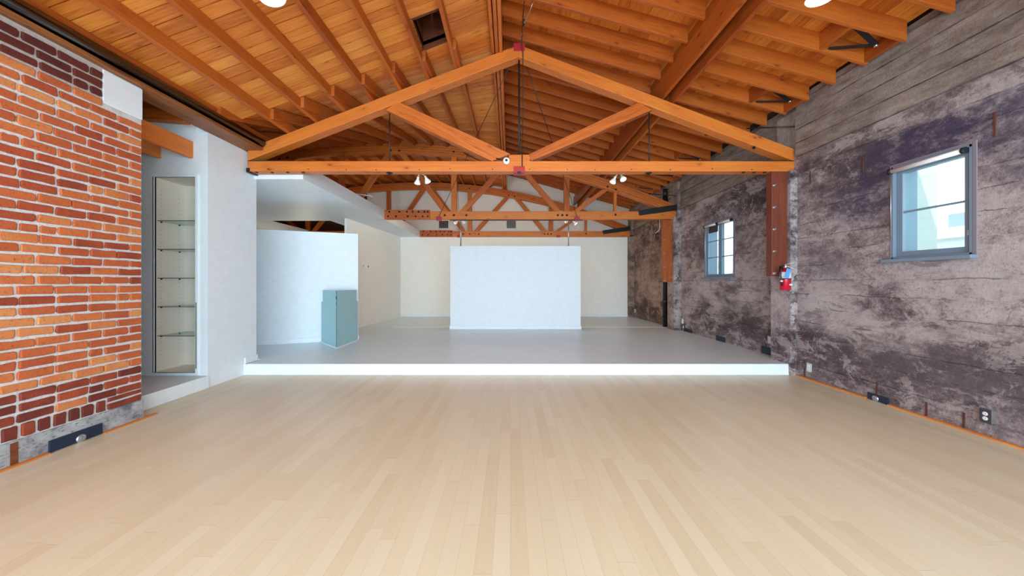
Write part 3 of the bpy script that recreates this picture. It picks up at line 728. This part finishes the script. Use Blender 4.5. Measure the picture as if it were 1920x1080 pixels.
# ================================================================ TRUSSES
def bolt(mb, x, y, z, r=.016):
    mb.lathe((x, y, z), [(r, 0), (r, .008), (r*.5, .009), (r*.5, .018)], axis=(0, -1, 0), n=10)
def king_truss(y0, label):
    t = thing('roof_truss', (0, y0, 2.86), label, 'truss', 'orange timber roof trusses'); y1 = y0+.15
    MB().box(-3.70, 3.995, y0, y1, 2.86, 3.005, along='x').build('bottom_chord', M['beam'], t, bevel=.005)
    th_ = .17; ax = .115
    MB().xbeam(-3.70, 3.18, ax, 4.643, y0, y1, th_).build('top_chord', M['beam'], t, bevel=.005)
    MB().xbeam(ax, 4.643, 3.995, 3.175, y0, y1, th_).build('top_chord', M['beam'], t, bevel=.005)
    # struts: top ends under the chord, feet on the centre block
    Z = y0
    def X(px): return (px-CX)/F*4.88
    def H(py): return CH+(CY-py)/F*4.88
    mb = MB(); mb.hexa([(X(722), y1-.01, H(205)), (X(722), y0+.01, H(205)), (X(747), y0+.01, H(190)), (X(747), y1-.01, H(190)),
                        (X(922), y1-.01, H(301.5)), (X(922), y0+.01, H(301.5)), (X(957), y0+.01, H(288)), (X(957), y1-.01, H(288))]); mb.build('strut', M['beam'], t, bevel=.004)
    mb = MB(); mb.hexa([(X(996), y1-.01, H(301.5)), (X(996), y0+.01, H(301.5)), (X(991), y0+.01, H(289)), (X(991), y1-.01, H(289)),
                        (X(1224), y1-.01, H(205)), (X(1224), y0+.01, H(205)), (X(1198), y0+.01, H(191)), (X(1198), y1-.01, H(191))]); mb.build('strut', M['beam'], t, bevel=.004)
    MB().box(X(954), X(994), y0+.01, y1-.01, 3.005, H(289.5), along='x').build('centre_block', M['beam'], t, bevel=.004)
    yc = y0+.075
    MB().tube([(X(973.5), yc, 4.5), (X(973.5), yc, 3.0)], .0135, 10).build('king_rod', M['black'], t)
    for px in (727, 1221): MB().tube([(X(px), yc, H(205)), (X(px), yc, 3.0)], .008, 8).build('hanger_rod', M['black'], t)
    for px in (727, 1220):
        MB().lathe((X(px), yc, 2.86), [(.05, 0), (.05, -.006), (.02, -.008), (.02, -.03)], n=12).build('washer_plate', M['iron'], t)
    for (za, zb) in ((2.845, 2.93), (4.55, 4.665)):
        b = MB(); b.box(X(963), X(984), y0-.008, y1+.008, za, zb); b.build('red_bracket', M['red'], t, bevel=.003)
    b = MB(); b.box(X(970), X(977), y0-.012, y0+.05, 2.835, 2.855); b.build('bracket_nut', M['iron'], t)
    mb = MB()
    for i in range(14):
        bx = -3.4+i*.52+random.uniform(-.1, .1); bolt(mb, bx, y0, 2.885+random.uniform(-.005, .01), .006)
    mb.build('nail_heads', M['iron'], t)['kind'] = 'stuff'
    MB().box(-3.712, -3.668, y0-.010, y1+.01, 2.845, 2.905).build('end_plate', M['iron'], t)
    MB().box(-3.70, -3.05, y0-.002, y1, 3.005, 3.012, along='x').build('end_plate', M['iron'], t)
    MB().box(3.25, 3.995, y0-.002, y1, 3.005, 3.012, along='x').build('end_plate', M['iron'], t)
    for i in range(4): MB().lathe((-3.6+i*.22, y0+.04, 2.86), [(.02, 0), (.02, -.012)], n=8).build('bolt', M['iron'], t)
    for i in range(5): MB().lathe((3.30+i*.15, y0+.03, 2.862), [(.022, 0), (.022, -.012), (.012, -.018)], n=8).build('bolt', M['iron'], t)
    MB().lathe((3.42, y0-.004, 3.19), [(.022, 0), (.022, -.012)], axis=(0, 1, 0), n=8).build('bolt', M['iron'], t)
    return t
t1 = king_truss(4.88, 'nearest orange truss with straight sloping chords and vertical iron rods')
c0 = dup(t1, t1.location+Vector((0, -3.45, 0)), 'orange truss directly overhead in front of the nearest visible truss')

def bow_truss(y0, label):
    t = thing('bowstring_truss', (0, y0, 2.80), label, 'truss', 'bowstring trusses at the back'); y1 = y0+.14
    MB().box(-9.1, 3.99, y0+.02, y1, 2.815, 3.005, along='x').build('bottom_chord', M['beam'], t, bevel=.005)
    MB().box(-3.30, -1.93, y0-.015, y0+.02, 2.80, 3.03, along='x').build('splice_plank', M['beam'], t, bevel=.004)
    # laminated arched top chord of four leaves
    TH = .23; xs = [-9.1+i*(13.05)/40 for i in range(41)]
    for l in range(4):
        mb = MB(); d0 = TH*l/4; d1 = TH*(l+1)/4-.006; e = .004*(l % 2); uo = random.uniform(0, 40)
        b = len(mb.v)
        for x in xs:
            for yy, dd in ((y0+e, d1), (y0+e, d0), (y1-e, d0), (y1-e, d1)): mb.v.append(Vector((x, yy, arch(x)-dd)))
        for i in range(40):
            a = b+4*i; c = a+4
            for p, q, vv in ((0, 1, 0), (1, 2, .5), (2, 3, 1), (3, 0, 1.5)):
                mb.quadface([a+p, a+q, c+q, c+p][::-1], [(xs[i]+uo, vv), (xs[i]+uo, vv+.06), (xs[i+1]+uo, vv+.06), (xs[i+1]+uo, vv)][::-1], .3+.1*l)
        mb.quadface([b, b+1, b+2, b+3], [(0, 0)]*4, .5); e2 = b+160; mb.quadface([e2+3, e2+2, e2+1, e2], [(0, 0)]*4, .5)
        mb.build('top_chord_leaf', M['beam'], t)
    bot = [-6.80, -4.08, -1.36, 1.36]; top = [-8.0, -5.45, -2.77, .04, 2.43]
    for bx in bot:
        z1 = arch(bx)-.2
        MB().box(bx-.068, bx+.068, y0+.03, y1-.03, 3.0, z1, along='z').build('web_post', M['beam'], t, bevel=.004)
    MB().box(2.53-.034, 2.53+.034, y0+.03, y1-.03, 3.0, arch(2.53)-.2, along='z').build('web_post', M['beam'], t, bevel=.004)
    for bx in bot:
        for tx in top:
            if abs(tx-bx) < 1.55:
                s = 1 if tx > bx else -1; xb0 = bx+s*.20; zt = arch(tx)-.19
                xt = tx-s*.13; dx = .082
                mb = MB(); mb.hexa([(xb0-dx, y1-.04, 2.99), (xb0-dx, y0+.025, 2.99), (xb0+dx, y0+.025, 2.99), (xb0+dx, y1-.04, 2.99), (xt-dx, y1-.04, zt), (xt-dx, y0+.025, zt), (xt+dx, y0+.025, zt), (xt+dx, y1-.04, zt)][::1])
                mb.build('web_diagonal', M['beam'], t, bevel=.004)
    def one(x, y, z, r): mb = MB(); bolt(mb, x, y, z, r); mb.build('bolt', M['iron'], t)
    for bx in (-6.8, -1.36, 1.36):
        for q in (-.22, 0, .30 if bx < 0 else -.11): one(bx+q, y0+.02, 2.91, .026)
    one(2.53, y0+.02, 2.92, .026)
    for tx in top:
        for q in (-.1, .1): one(tx+q, y0, arch(tx+q)-.17, .024)
    one(-1.36, y0, arch(-1.36)-.12, .024)
    for i in range(7): one(-2.92+[.0, .24, .42, .56, .70, .84, .92][i]+.02, y0-.015, 2.985, .023)
    for i in range(6): one(-3.0+[.05, .24, .52, .71, .88, 1.0][i]+.02, y0-.015, 2.875, .023)
    MB().tube([(-1.36-.1, y0+.06, 2.795), (1.75, y0+.06, 2.795)], .009, 8).build('tie_rod', M['black'], t)
    for x in (-1.72, 1.60): MB().box(x-.06, x+.06, y0-.03, y1, 2.79, 2.87).build('red_bracket', M['red'], t, bevel=.003)
    mb = MB(); mb.hexa([(3.10, y0+.02, 2.90), (3.10, y0-.03, 2.90), (3.07, y0-.03, 3.02), (3.07, y0+.02, 3.02), (3.995, y0+.02, 3.02), (3.995, y0-.03, 3.02), (3.995, y0-.03, 3.16), (3.995, y0+.02, 3.16)])
    mb.build('end_plate', M['black'], t, bevel=.003)
    return t
t2 = bow_truss(8.32, 'second truss from the camera, bowstring type with arched top chord')
t3 = dup(t2, t2.location+Vector((0, 3.25, 0)), 'rearmost bowstring truss sitting above the white back wall')

# bracing cables
def cable(p0, p1, label, r=.006, mat='iron'):
    o = MB().tube([p0, p1], r, 8).build('brace_cable', M[mat]); return tag(o, label, 'cable', 'bracing cables')
cable((.02, 5.03, 4.50), (-1.72, 8.31, 2.86), 'thin dark cable from the front truss peak down to the left')
cable((.21, 5.03, 4.50), (1.60, 8.31, 2.86), 'thin dark cable from the front truss peak down to the right')
cable((-1.30, 8.47, 4.40), (-1.72, 11.56, 2.86), 'thin cable between second and rear truss on the left')
cable((P(852, 278, 8.5)), (P(905, 304, 8.0)), 'short dark cable slanting off the second truss top chord', .010)
# wiring at the front truss peak
w = thing('drop_wire', (.15, 4.8, 3.0), 'brown electrical wire dropping beside the king rod of the front truss', 'wire')
MB().tube([P(983, 2, 4.36), P(981, 25, 4.5), P(980, 47, 4.62), P(978, 80, 4.80), P(980.5, 100, 4.865), P(979, 312, 4.865)], .0065, 8).build('cable', M['iron'], w)
MB().tube([P(1000, 2, 4.36), P(992, 25, 4.5), P(982, 45, 4.62), P(978, 66, 4.72)], .0065, 8).build('branch_cable', M['steel'], w)
MB().tube([P(984, 36, 4.58), P(980, 52, 4.66)], .014, 8).build('splice', M['iron'], w)
# porcelain lamp holder in the middle of the front truss
lh = thing('lamp_holder', (-.06, 4.86, 3.0), 'round white porcelain lamp holder on the front truss centre', 'lamp holder')
c = P(949.5, 301, 4.84)
MB().lathe(c, [(.047, .028), (.05, .02), (.044, -.004), (.02, -.012)], axis=(0, 1, 0), n=24).build('base', M['porcelain'], lh)
MB().lathe(c, [(.017, -.008), (.017, -.016)], axis=(0, 1, 0), n=16).build('socket', M['iron'], lh)
MB().tube([P(946, 300, 4.86), P(938, 299, 4.87), P(930, 297, 4.9)], .010, 8).build('lead', M['black'], lh)

# twin spot lamps
def lamp(loc, label, dirs, mat, power, col, s=1.):
    t = thing('twin_spotlight', loc, label, 'spotlight', 'twin spotlights under the trusses'); L = Vector(loc)
    MB().lathe(L, [(.045*s, 0), (.045*s, -.015), (.02*s, -.03)], n=16).build('mount', M['porcelain'], t)
    for i, (d, off) in enumerate(dirs):
        d = Vector(d).normalized(); p = L+Vector(off)*s
        MB().tube([L+Vector((0, 0, -.02)), p], .009, 8).build('arm', M['porcelain'], t)
        hd = MB().lathe(p, [(.014*s, 0), (.018*s, .01), (.018*s, .04), (.036*s, .07), (.047*s, .095), (.048*s, .105)], axis=d, n=20).build('lamp_head', M['porcelain'], t)
        MB().lathe(p+d*.105*s, [(.044*s, 0), (.040*s, .008), (.02*s, .014)], axis=d, n=20).build('lens', M[mat], hd)
        if power:
            ld = bpy.data.lights.new('bulb_light', 'SPOT'); ld.energy = power; ld.color = col; ld.spot_size = math.radians(158); ld.spot_blend = .7; ld.shadow_soft_size = .034*s
            lo = bpy.data.objects.new('bulb_light', ld); COL.objects.link(lo); lo.parent = t; lo.location = Vector(off)*s+d*.125*s
            lo.rotation_euler = d.to_track_quat('-Z', 'Y').to_euler()
    return t
warm = (1, .80, .52); neu = (1, .96, .90)
lamp((-1.33, 5.09, 2.93), 'left twin spotlight under the front truss', [((-.15, .1, -1), (-.05, .10, -.05)), ((.45, .2, -1), (.045, .12, -.03))], 'lens', 18, neu)
lamp((1.61, 5.09, 2.95), 'right twin spotlight under the front truss', [((-.45, .0, -.9), (-.03, .11, -.06)), ((.15, -.4, -.8), (.055, .12, -.03))], 'lens', 18, neu)
lamp((-1.24, 8.50, 2.83), 'left glowing spotlight pair above the freestanding partition', [((-.7, .5, -.45), (-.04, -.02, -.02)), ((.5, .75, -.25), (.04, -.01, -.02))], 'lit', 70, warm)
lamp((1.49, 8.50, 2.83), 'right glowing spotlight pair above the freestanding partition', [((-.6, .7, -.25), (-.05, -.02, -.01)), ((.7, .3, -.6), (.04, .0, -.02))], 'lit', 70, warm)
lamp((-1.33, 1.74, 2.96), 'bright spotlight pair at the top left edge of the view', [((-.75, .1, -.75), (-.03, 0, -.01)), ((.25, .12, -1), (.035, .035, -.02))], 'lensb', 6, neu, 1.45)
lamp((1.615, 1.74, 2.96), 'bright spotlight pair at the top right edge of the view', [((.0, .1, -1), (.0, .035, -.02)), ((.9, -.4, -.5), (.1, -.03, -.02))], 'lensb', 6, neu, 1.45)

# ---------------------------------------------------------------- right side: posts, pipe, extinguisher
def post(y0, label, zb, n):
    t = thing('wall_post', (3.79, y0, zb), label, 'post', 'bolted posts on the concrete piers')
    MB().box(3.68, 3.90, y0, y0+.11, zb, 2.86 if y0 < 6 else 2.80, along='z').build('post', M['redbeam' if y0 < 6 else 'rafter'], t, bevel=.004)
    for i in range(n):
        z = zb+.04+i*(2.75-zb)/(n-.6)
        MB().lathe((3.715, y0, z), [(.026, 0), (.026, .004), (.014, .006), (.014, .022)], axis=(0, -1, 0), n=10).build('bolt', M['steel'], t)
        if y0 > 6: MB().lathe((3.87, y0, z+.08), [(.02, 0), (.02, .004), (.012, .02)], axis=(0, -1, 0), n=10).build('bolt', M['steel'], t)
    return t
post(4.88, 'short reddish post with bolts under the right end of the front truss', 1.385, 5)
post(8.34, 'short orange bolted post under the second truss beside the black pipe', 1.30, 5)
bp = thing('black_drain_pipe', (4.0, 8.95, .15), 'black vertical drain pipe against the concrete wall at the back', 'pipe')
MB().tube([(3.995, 8.95, .15), (3.995, 8.95, 3.55)], .058, 18).build('pipe', M['black'], bp)
for z in (1.78, 3.32, .75): MB().tube([(3.995, 8.95, z), (3.995, 8.95, z+.10)], .070, 18).build('coupling', M['black'], bp)
MB().tube([(3.995, 8.95, 3.50), (3.995, 8.95, 3.70)], .058, 18).build('upper_pipe', M['black'], bp)
c1 = MB().tube([P(1400, 241, 5.3), (4.0, 4.86, CH+(CY-237)/F*4.86)], .010, 8).build('wall_tie_rod', M['black']); tag(c1, 'thin black rod from the wall to the front truss end', 'rod', 'black wall tie rods')
c1 = MB().tube([P(1222, 364, 8.8), (4.0, 8.34, CH+(CY-367)/F*8.34)], .012, 8).build('wall_tie_rod', M['black']); tag(c1, 'thin black rod from the wall near the second truss end', 'rod', 'black wall tie rods')
c1 = MB().tube([P(1237, 412, 9.0), P(1237, 428, 9.05), P(1235, 433, 9.1), P(1229, 437, 9.2)], .010, 8).build('white_conduit', M['porcelain']); tag(c1, 'thin white conduit curving down the far concrete wall', 'conduit')

fe = thing('fire_extinguisher', (3.80, 4.80, 1.19), 'red fire extinguisher with blue tag hanging on the post', 'fire extinguisher')
ec = Vector((3.80, 4.79, 1.19))
MB().lathe(ec, [(.055, 0), (.062, .006), (.062, .225), (.055, .255), (.03, .285), (.018, .295), (.018, .31)], n=28).build('cylinder', M['cyred'], fe)
MB().lathe(ec+Vector((0, 0, .16)), [(.0635, 0), (.0635, .09)], n=28).build('paper_label', M['label'], fe)
MB().lathe(ec+Vector((0, 0, .150)), [(.0645, 0), (.0645, .012)], n=28).build('black_band', M['black'], fe)
mb = MB(); mb.lathe(ec+Vector((.026, -.0595, .075)), [(.001, 0), (.013, .0), (.013, .003)], axis=(.4, -1, 0), n=16)
for v in mb.v: v.x = ec.x+.026+(v.x-ec.x-.026)*2.2
mb.build('oval_sticker', M['label'], fe)
mb = MB(); mb.lathe(ec+Vector((0, 0, .305)), [(.02, 0), (.024, .01), (.02, .035), (.012, .045)], n=16); mb.build('valve', M['steel'], fe)
mb = MB(); mb.bar(ec+Vector((-.02, -.01, .34)), ec+Vector((.09, -.04, .29)), .018, .006); mb.bar(ec+Vector((-.02, -.01, .352)), ec+Vector((.085, -.035, .375)), .018, .006)
mb.build('lever_handle', M['steel'], fe)
MB().tube([ec+Vector((-.015, 0, .33)), ec+Vector((-.055, -.02, .325)), ec+Vector((-.085, -.03, .28)), ec+Vector((-.088, -.03, .20)), ec+Vector((-.078, -.03, .13)), ec+Vector((-.072, -.03, .06))], .010, 10, r_list=[.009, .009, .009, .009, .010, .014]).build('hose', M['black'], fe)
MB().lathe(ec+Vector((-.077, -.03, .115)), [(.015, 0), (.015, .02)], n=12).build('hose_clip', M['label'], fe)
MB().bar(ec+Vector((-.012, -.075, .29)), ec+Vector((-.045, -.078, .165)), .058, .002, up=(0, -1, 0)).build('blue_tag', M['blue'], fe)
MB().box(3.785, 3.815, 4.852, 4.88, 1.40, 1.52).build('hanger', M['iron'], fe)

# outlets and floor boxes along the right wall
def outlet(x, y, z, label, mat='plate', big=False, stem=None):
    t = thing('wall_outlet', (x, y, z), label, 'outlet', 'outlets along the concrete wall'); w, h = (.035, .057)
    MB().box(x-.045 if big else x-.02, x, y-w, y+w, z-h, z+h).build('box', M['steel' if big else mat], t, bevel=.003)
    MB().box(x-(.049 if big else .024), x-(.044 if big else .02), y-w-.001, y+w+.001, z-h-.001, z+h+.001).build('cover_plate', M[mat], t, bevel=.0015)
    xx = x-(.049 if big else .024)
    for s in (-1, 1):
        f_ = MB().lathe((xx, y, z+s*.0195), [(.0165, 0), (.0155, .003)], axis=(-1, 0, 0), n=20).build('receptacle', M['porcelain'], t)
        mb = MB()
        for q in (-.006, .006): mb.box(xx-.0036, xx-.003, y+q-.0012, y+q+.0012, z+s*.0195, z+s*.0195+.008)
        mb.lathe((xx-.003, y, z+s*.0195-.007), [(.0025, 0), (.0025, .0006)], axis=(-1, 0, 0), n=8)
        mb.build('slots', M['iron'], f_)
    if stem: MB().tube([(x-.02, y, stem), (x-.02, y, z-h)], .012, 8).build('conduit', M['steel'], t)
    return t
outlet(4.0, 2.885, .186, 'dark duplex outlet low on the concrete wall nearest the camera', big=True)
outlet(4.0, 4.62, .165, 'small grey outlet just in front of the concrete pier', 'steel')
outlet(4.08, 5.40, .40, 'blue grey outlet box on the platform just behind the front pier', 'steel', True)
outlet(4.08, 8.14, .385, 'white outlet on a conduit stub right of the second pier', 'porcelain', True, .15)
outlet(4.08, 11.25, .37, 'tiny white outlet on a stub by the far right corner', 'porcelain', True, .15)
def register(x, s, y0, y1, z0, z1, label, ring=True):
    t = thing('floor_box', (x, (y0+y1)/2, z0), label, 'floor box', 'dark boxes set into the wall foot')
    MB().box(min(x, x+s*.015), max(x, x+s*.015), y0, y1, z0, z1).build('box', M['register'], t, bevel=.002)
    if ring:
        ym = (y0+y1)/2+.02; c = (x+s*.014, ym, z0+.025)
        mb = MB(); mb.lathe(c, [(.034, 0), (.034, .006), (.022, .012), (.020, .012)], axis=(s, 0, 0), n=20); mb.build('ring', M['steel'], t)
        MB().lathe((c[0]+s*.010, ym, c[2]), [(.016, 0), (.014, .006)], axis=(s, 0, 0), n=14).build('cap', M['frame'], t)
    return t
register(BX+.012, 1, 2.63, 2.97, .004, .095, 'dark blue floor box at the foot of the brick wall')
register(4.0, -1, 3.66, 3.87, .004, .075, 'black floor box at the foot of the near concrete wall')
register(4.08, -1, 6.58, 6.86, .154, .25, 'dark box at the wall foot below the far window', False)
register(4.08, -1, 5.22, 5.62, .154, .27, 'dark box at the wall foot under the blue grey outlet', False)
register(4.08, -1, 7.78, 8.10, .154, .23, 'dark box at the wall foot near the second pier', False)
mb = MB()
for (yy, za, zb) in ((3.78, .02, .21), (3.33, .015, .15), (3.055, .015, .15), (2.86, 2.50, 2.70), (3.93, 2.55, 2.72), (4.62, 2.62, 2.78), (4.71, .02, .14)): mb.box(3.992, 4.002, yy-.006, yy+.006, za, zb)
tag(mb.build('rusty_form_ties', M['rust']), 'narrow rusty slots left in the near concrete wall', 'slots')['kind'] = 'stuff'
mb = MB(); mb.box(BX+.006, BX+.014, 2.43, 2.47, .0, .165); tag(mb.build('rotten_wood_stub', M['shade_and_decay']), 'short decayed wooden stub in the footing of the brick wall', 'stub')

# vents on the gable wall
for px, wh in ((832, 'left'), (958.5, 'right')):
    c = P(px, 421, 11.85); t = thing('wall_vent', c, '%s grille vent high on the back gable wall' % wh, 'vent', 'vents on the gable wall')
    mb = MB(); x, z = c.x, c.z; mb.box(x-.19, x+.19, 11.84, 11.86, z-.16, z+.16); mb.build('vent_frame', M['porcelain'], t, bevel=.003)
    MB().box(x-.155, x+.155, 11.835, 11.841, z-.125, z+.125).build('vent_back', M['iron'], t)
    mb = MB()
    for i in range(9): mb.box(x-.15+i*.034, x-.143+i*.034, 11.828, 11.836, z-.12, z+.12)
    mb.build('slats', M['steel'], t)
# pale strip sticking out over the soffit edge
o = MB().bar(P(640, 361, 7.5), P(696, 368, 7.4), .11, .02).build('light_batten', M['porcelain'], bevel=.003); tag(o, 'slim pale batten sticking out over the dropped ceiling edge', 'batten')

# ---------------------------------------------------------------- windows
def window(n, X, y0, y1, z0, z1, bars, mull, fw=.055, label=''):
    t = bpy.data.objects.new('window_%d' % n, None); t.location = (X, (y0+y1)/2, z0); COL.objects.link(t); struct(t)
    xf, xb = X+.03, X+.09
    mb = MB()
    mb.box(X-.004, X+.25, y0, y0+.022, z0, z1); mb.box(X-.004, X+.25, y1-.022, y1, z0, z1); mb.box(X-.004, X+.25, y0, y1, z1-.025, z1, along='y'); mb.box(X-.004, X+.25, y0, y1, z0, z0+.02)
    mb.build('window_frame', M['frame'], t, bevel=.003)
    ia, ib = y0+.022, y1-.022
    cols = [(ia, ib)] if not mull else [(ia, (ia+ib)/2-.012), ((ia+ib)/2+.012, ib)]
    for a, b in cols:
        mb = MB(); mb.box(xf, xb, a, a+fw, z0+.02, z1-.025); mb.box(xf, xb, b-fw, b, z0+.02, z1-.025)
        mb.box(xf, xb, a+fw, b-fw, z0+.02, z0+.02+fw); mb.box(xf, xb, a+fw, b-fw, z1-.025-fw, z1-.025)
        for h in bars: mb.box(xf+.012, xb-.02, a+fw, b-fw, h-.009, h+.009)
        s = mb.build('sash', M['frame'], t, bevel=.003)
        MB().box(xf+.03, xf+.034, a+fw-.004, b-fw+.004, z0+.02+fw-.004, z1-.025-fw+.004).build('window_pane', M['glass'], s)
        MB().box(xf-.015, xf, a+.01, a+.03, z0+.17, z0+.22).build('latch', M['steel'], s, bevel=.002)
    if mull: MB().box(X+.01, xb, (ia+ib)/2-.012, (ia+ib)/2+.012, z0+.02, z1-.025).build('mullion', M['frame'], t)
    MB().box(X-.055, X+.03, y0-.03, y1+.06, z0-.035, z0).build('sill', M['frame'], t, bevel=.006)
    mb = MB()
    q = .032
    mb.box(X-.006, X+.02, y0-q, y0, z0-.0, z1+q*.7); mb.box(X-.006, X+.02, y1, y1+q*.3, z0-.0, z1+q*.7); mb.box(X-.006, X+.02, y0, y1, z1, z1+q*.7)
    mb.build('window_surround', M['patch'], t, bevel=.006)
    return t
M['patch'] = plain('smooth cement patch', (.20, .175, .215), .8, bump=.4, bscale=25)
window(1, 4.0, *W1, bars=[2.02], mull=False)
window(2, 4.08, *W2, bars=[1.80, 2.13], mull=True, fw=.04)
def blind(X, y0, y1, z, label, chain=True):
    t = thing('roller_blind', (X-.02, (y0+y1)/2, z), label, 'blind', 'rolled up window blinds')
    MB().tube([(X-.02, y0+.012, z), (X-.02, y1-.012, z)], .022, 16).build('roll', M['blind'], t)
    for a, b in ((y0-.004, y0+.022), (y1-.022, y1+.004)): MB().tube([(X-.02, a, z), (X-.02, b, z)], .028, 16).build('end_cap', M['black'], t)
    if chain: MB().tube([(X-.03, y1-.012, z), (X-.02, y1-.012, z-.35), (X-.02, y1-.012, z-.72), (X-.01, y1-.005, z-.35), (X-.01, y1-.006, z)], .0028, 6).build('chain', M['steel'], t)
    return t
blind(4.0, W1[0]+.03, W1[1]-.0, 2.455, 'white rolled blind at the head of the near window')
blind(4.08, 6.36, 6.78, 2.45, 'rolled blind over the right pane of the far window', False)
bl = blind(4.08, 6.80, 7.25, 2.45, 'rolled blind over the left pane of the far window')
MB().box(4.095, 4.1, 6.84, 7.16, 2.30, 2.43).build('lowered_cloth', M['black'], bl)

# ---------------------------------------------------------------- outside
sh = thing('bare_shrub', (7.5, 12.1, -.5), 'small bare twiggy shrub seen through the far window', 'shrub')
rs = random.Random(4); mb = MB(); mb.tube([(7.5, 12.1, -.5), (7.5, 12.1, 1.25)], .02, 6); mb.build('stem', M['iron'], sh)
mb = MB()
for i in range(26):
    a = rs.uniform(0, 6.28); z = rs.uniform(1.1, 1.3); q = rs.uniform(.12, .28)
    mb.tube([(7.5, 12.1, z), (7.5+q*math.cos(a), 12.1+q*math.sin(a), z+rs.uniform(.1, .4))], .009, 5)
mb.build('twigs', M['iron'], sh)['kind'] = 'stuff'
nb = thing('neighbouring_building', (9.5, 5, 0), 'pale flat roofed building seen outside through the side windows', 'building')
MB().box(8.6, 12, -2, 26, -.5, 2.16).build('wall', M['neigh'], nb)
MB().box(8.5, 12, -2, 26, 2.16, 2.36).build('parapet', M['neigh'], nb)
MB().box(9.6, 10.4, 6.9, 7.6, 2.36, 2.78).build('roof_vent', M['neighw'], nb)
MB().box(9.6, 11.5, 15, 20, 2.36, 3.1).build('roof_house', M['neigh'], nb)
tag(MB().box(4.62, 4.95, 4.02, 4.35, -.5, 5.5).build('exterior_column', M['neighc']), 'weathered grey concrete column just outside the near window', 'column')
struct(MB().box(4.25, 30, -10, 40, -.6, -.5).build('ground', M['neighc']))
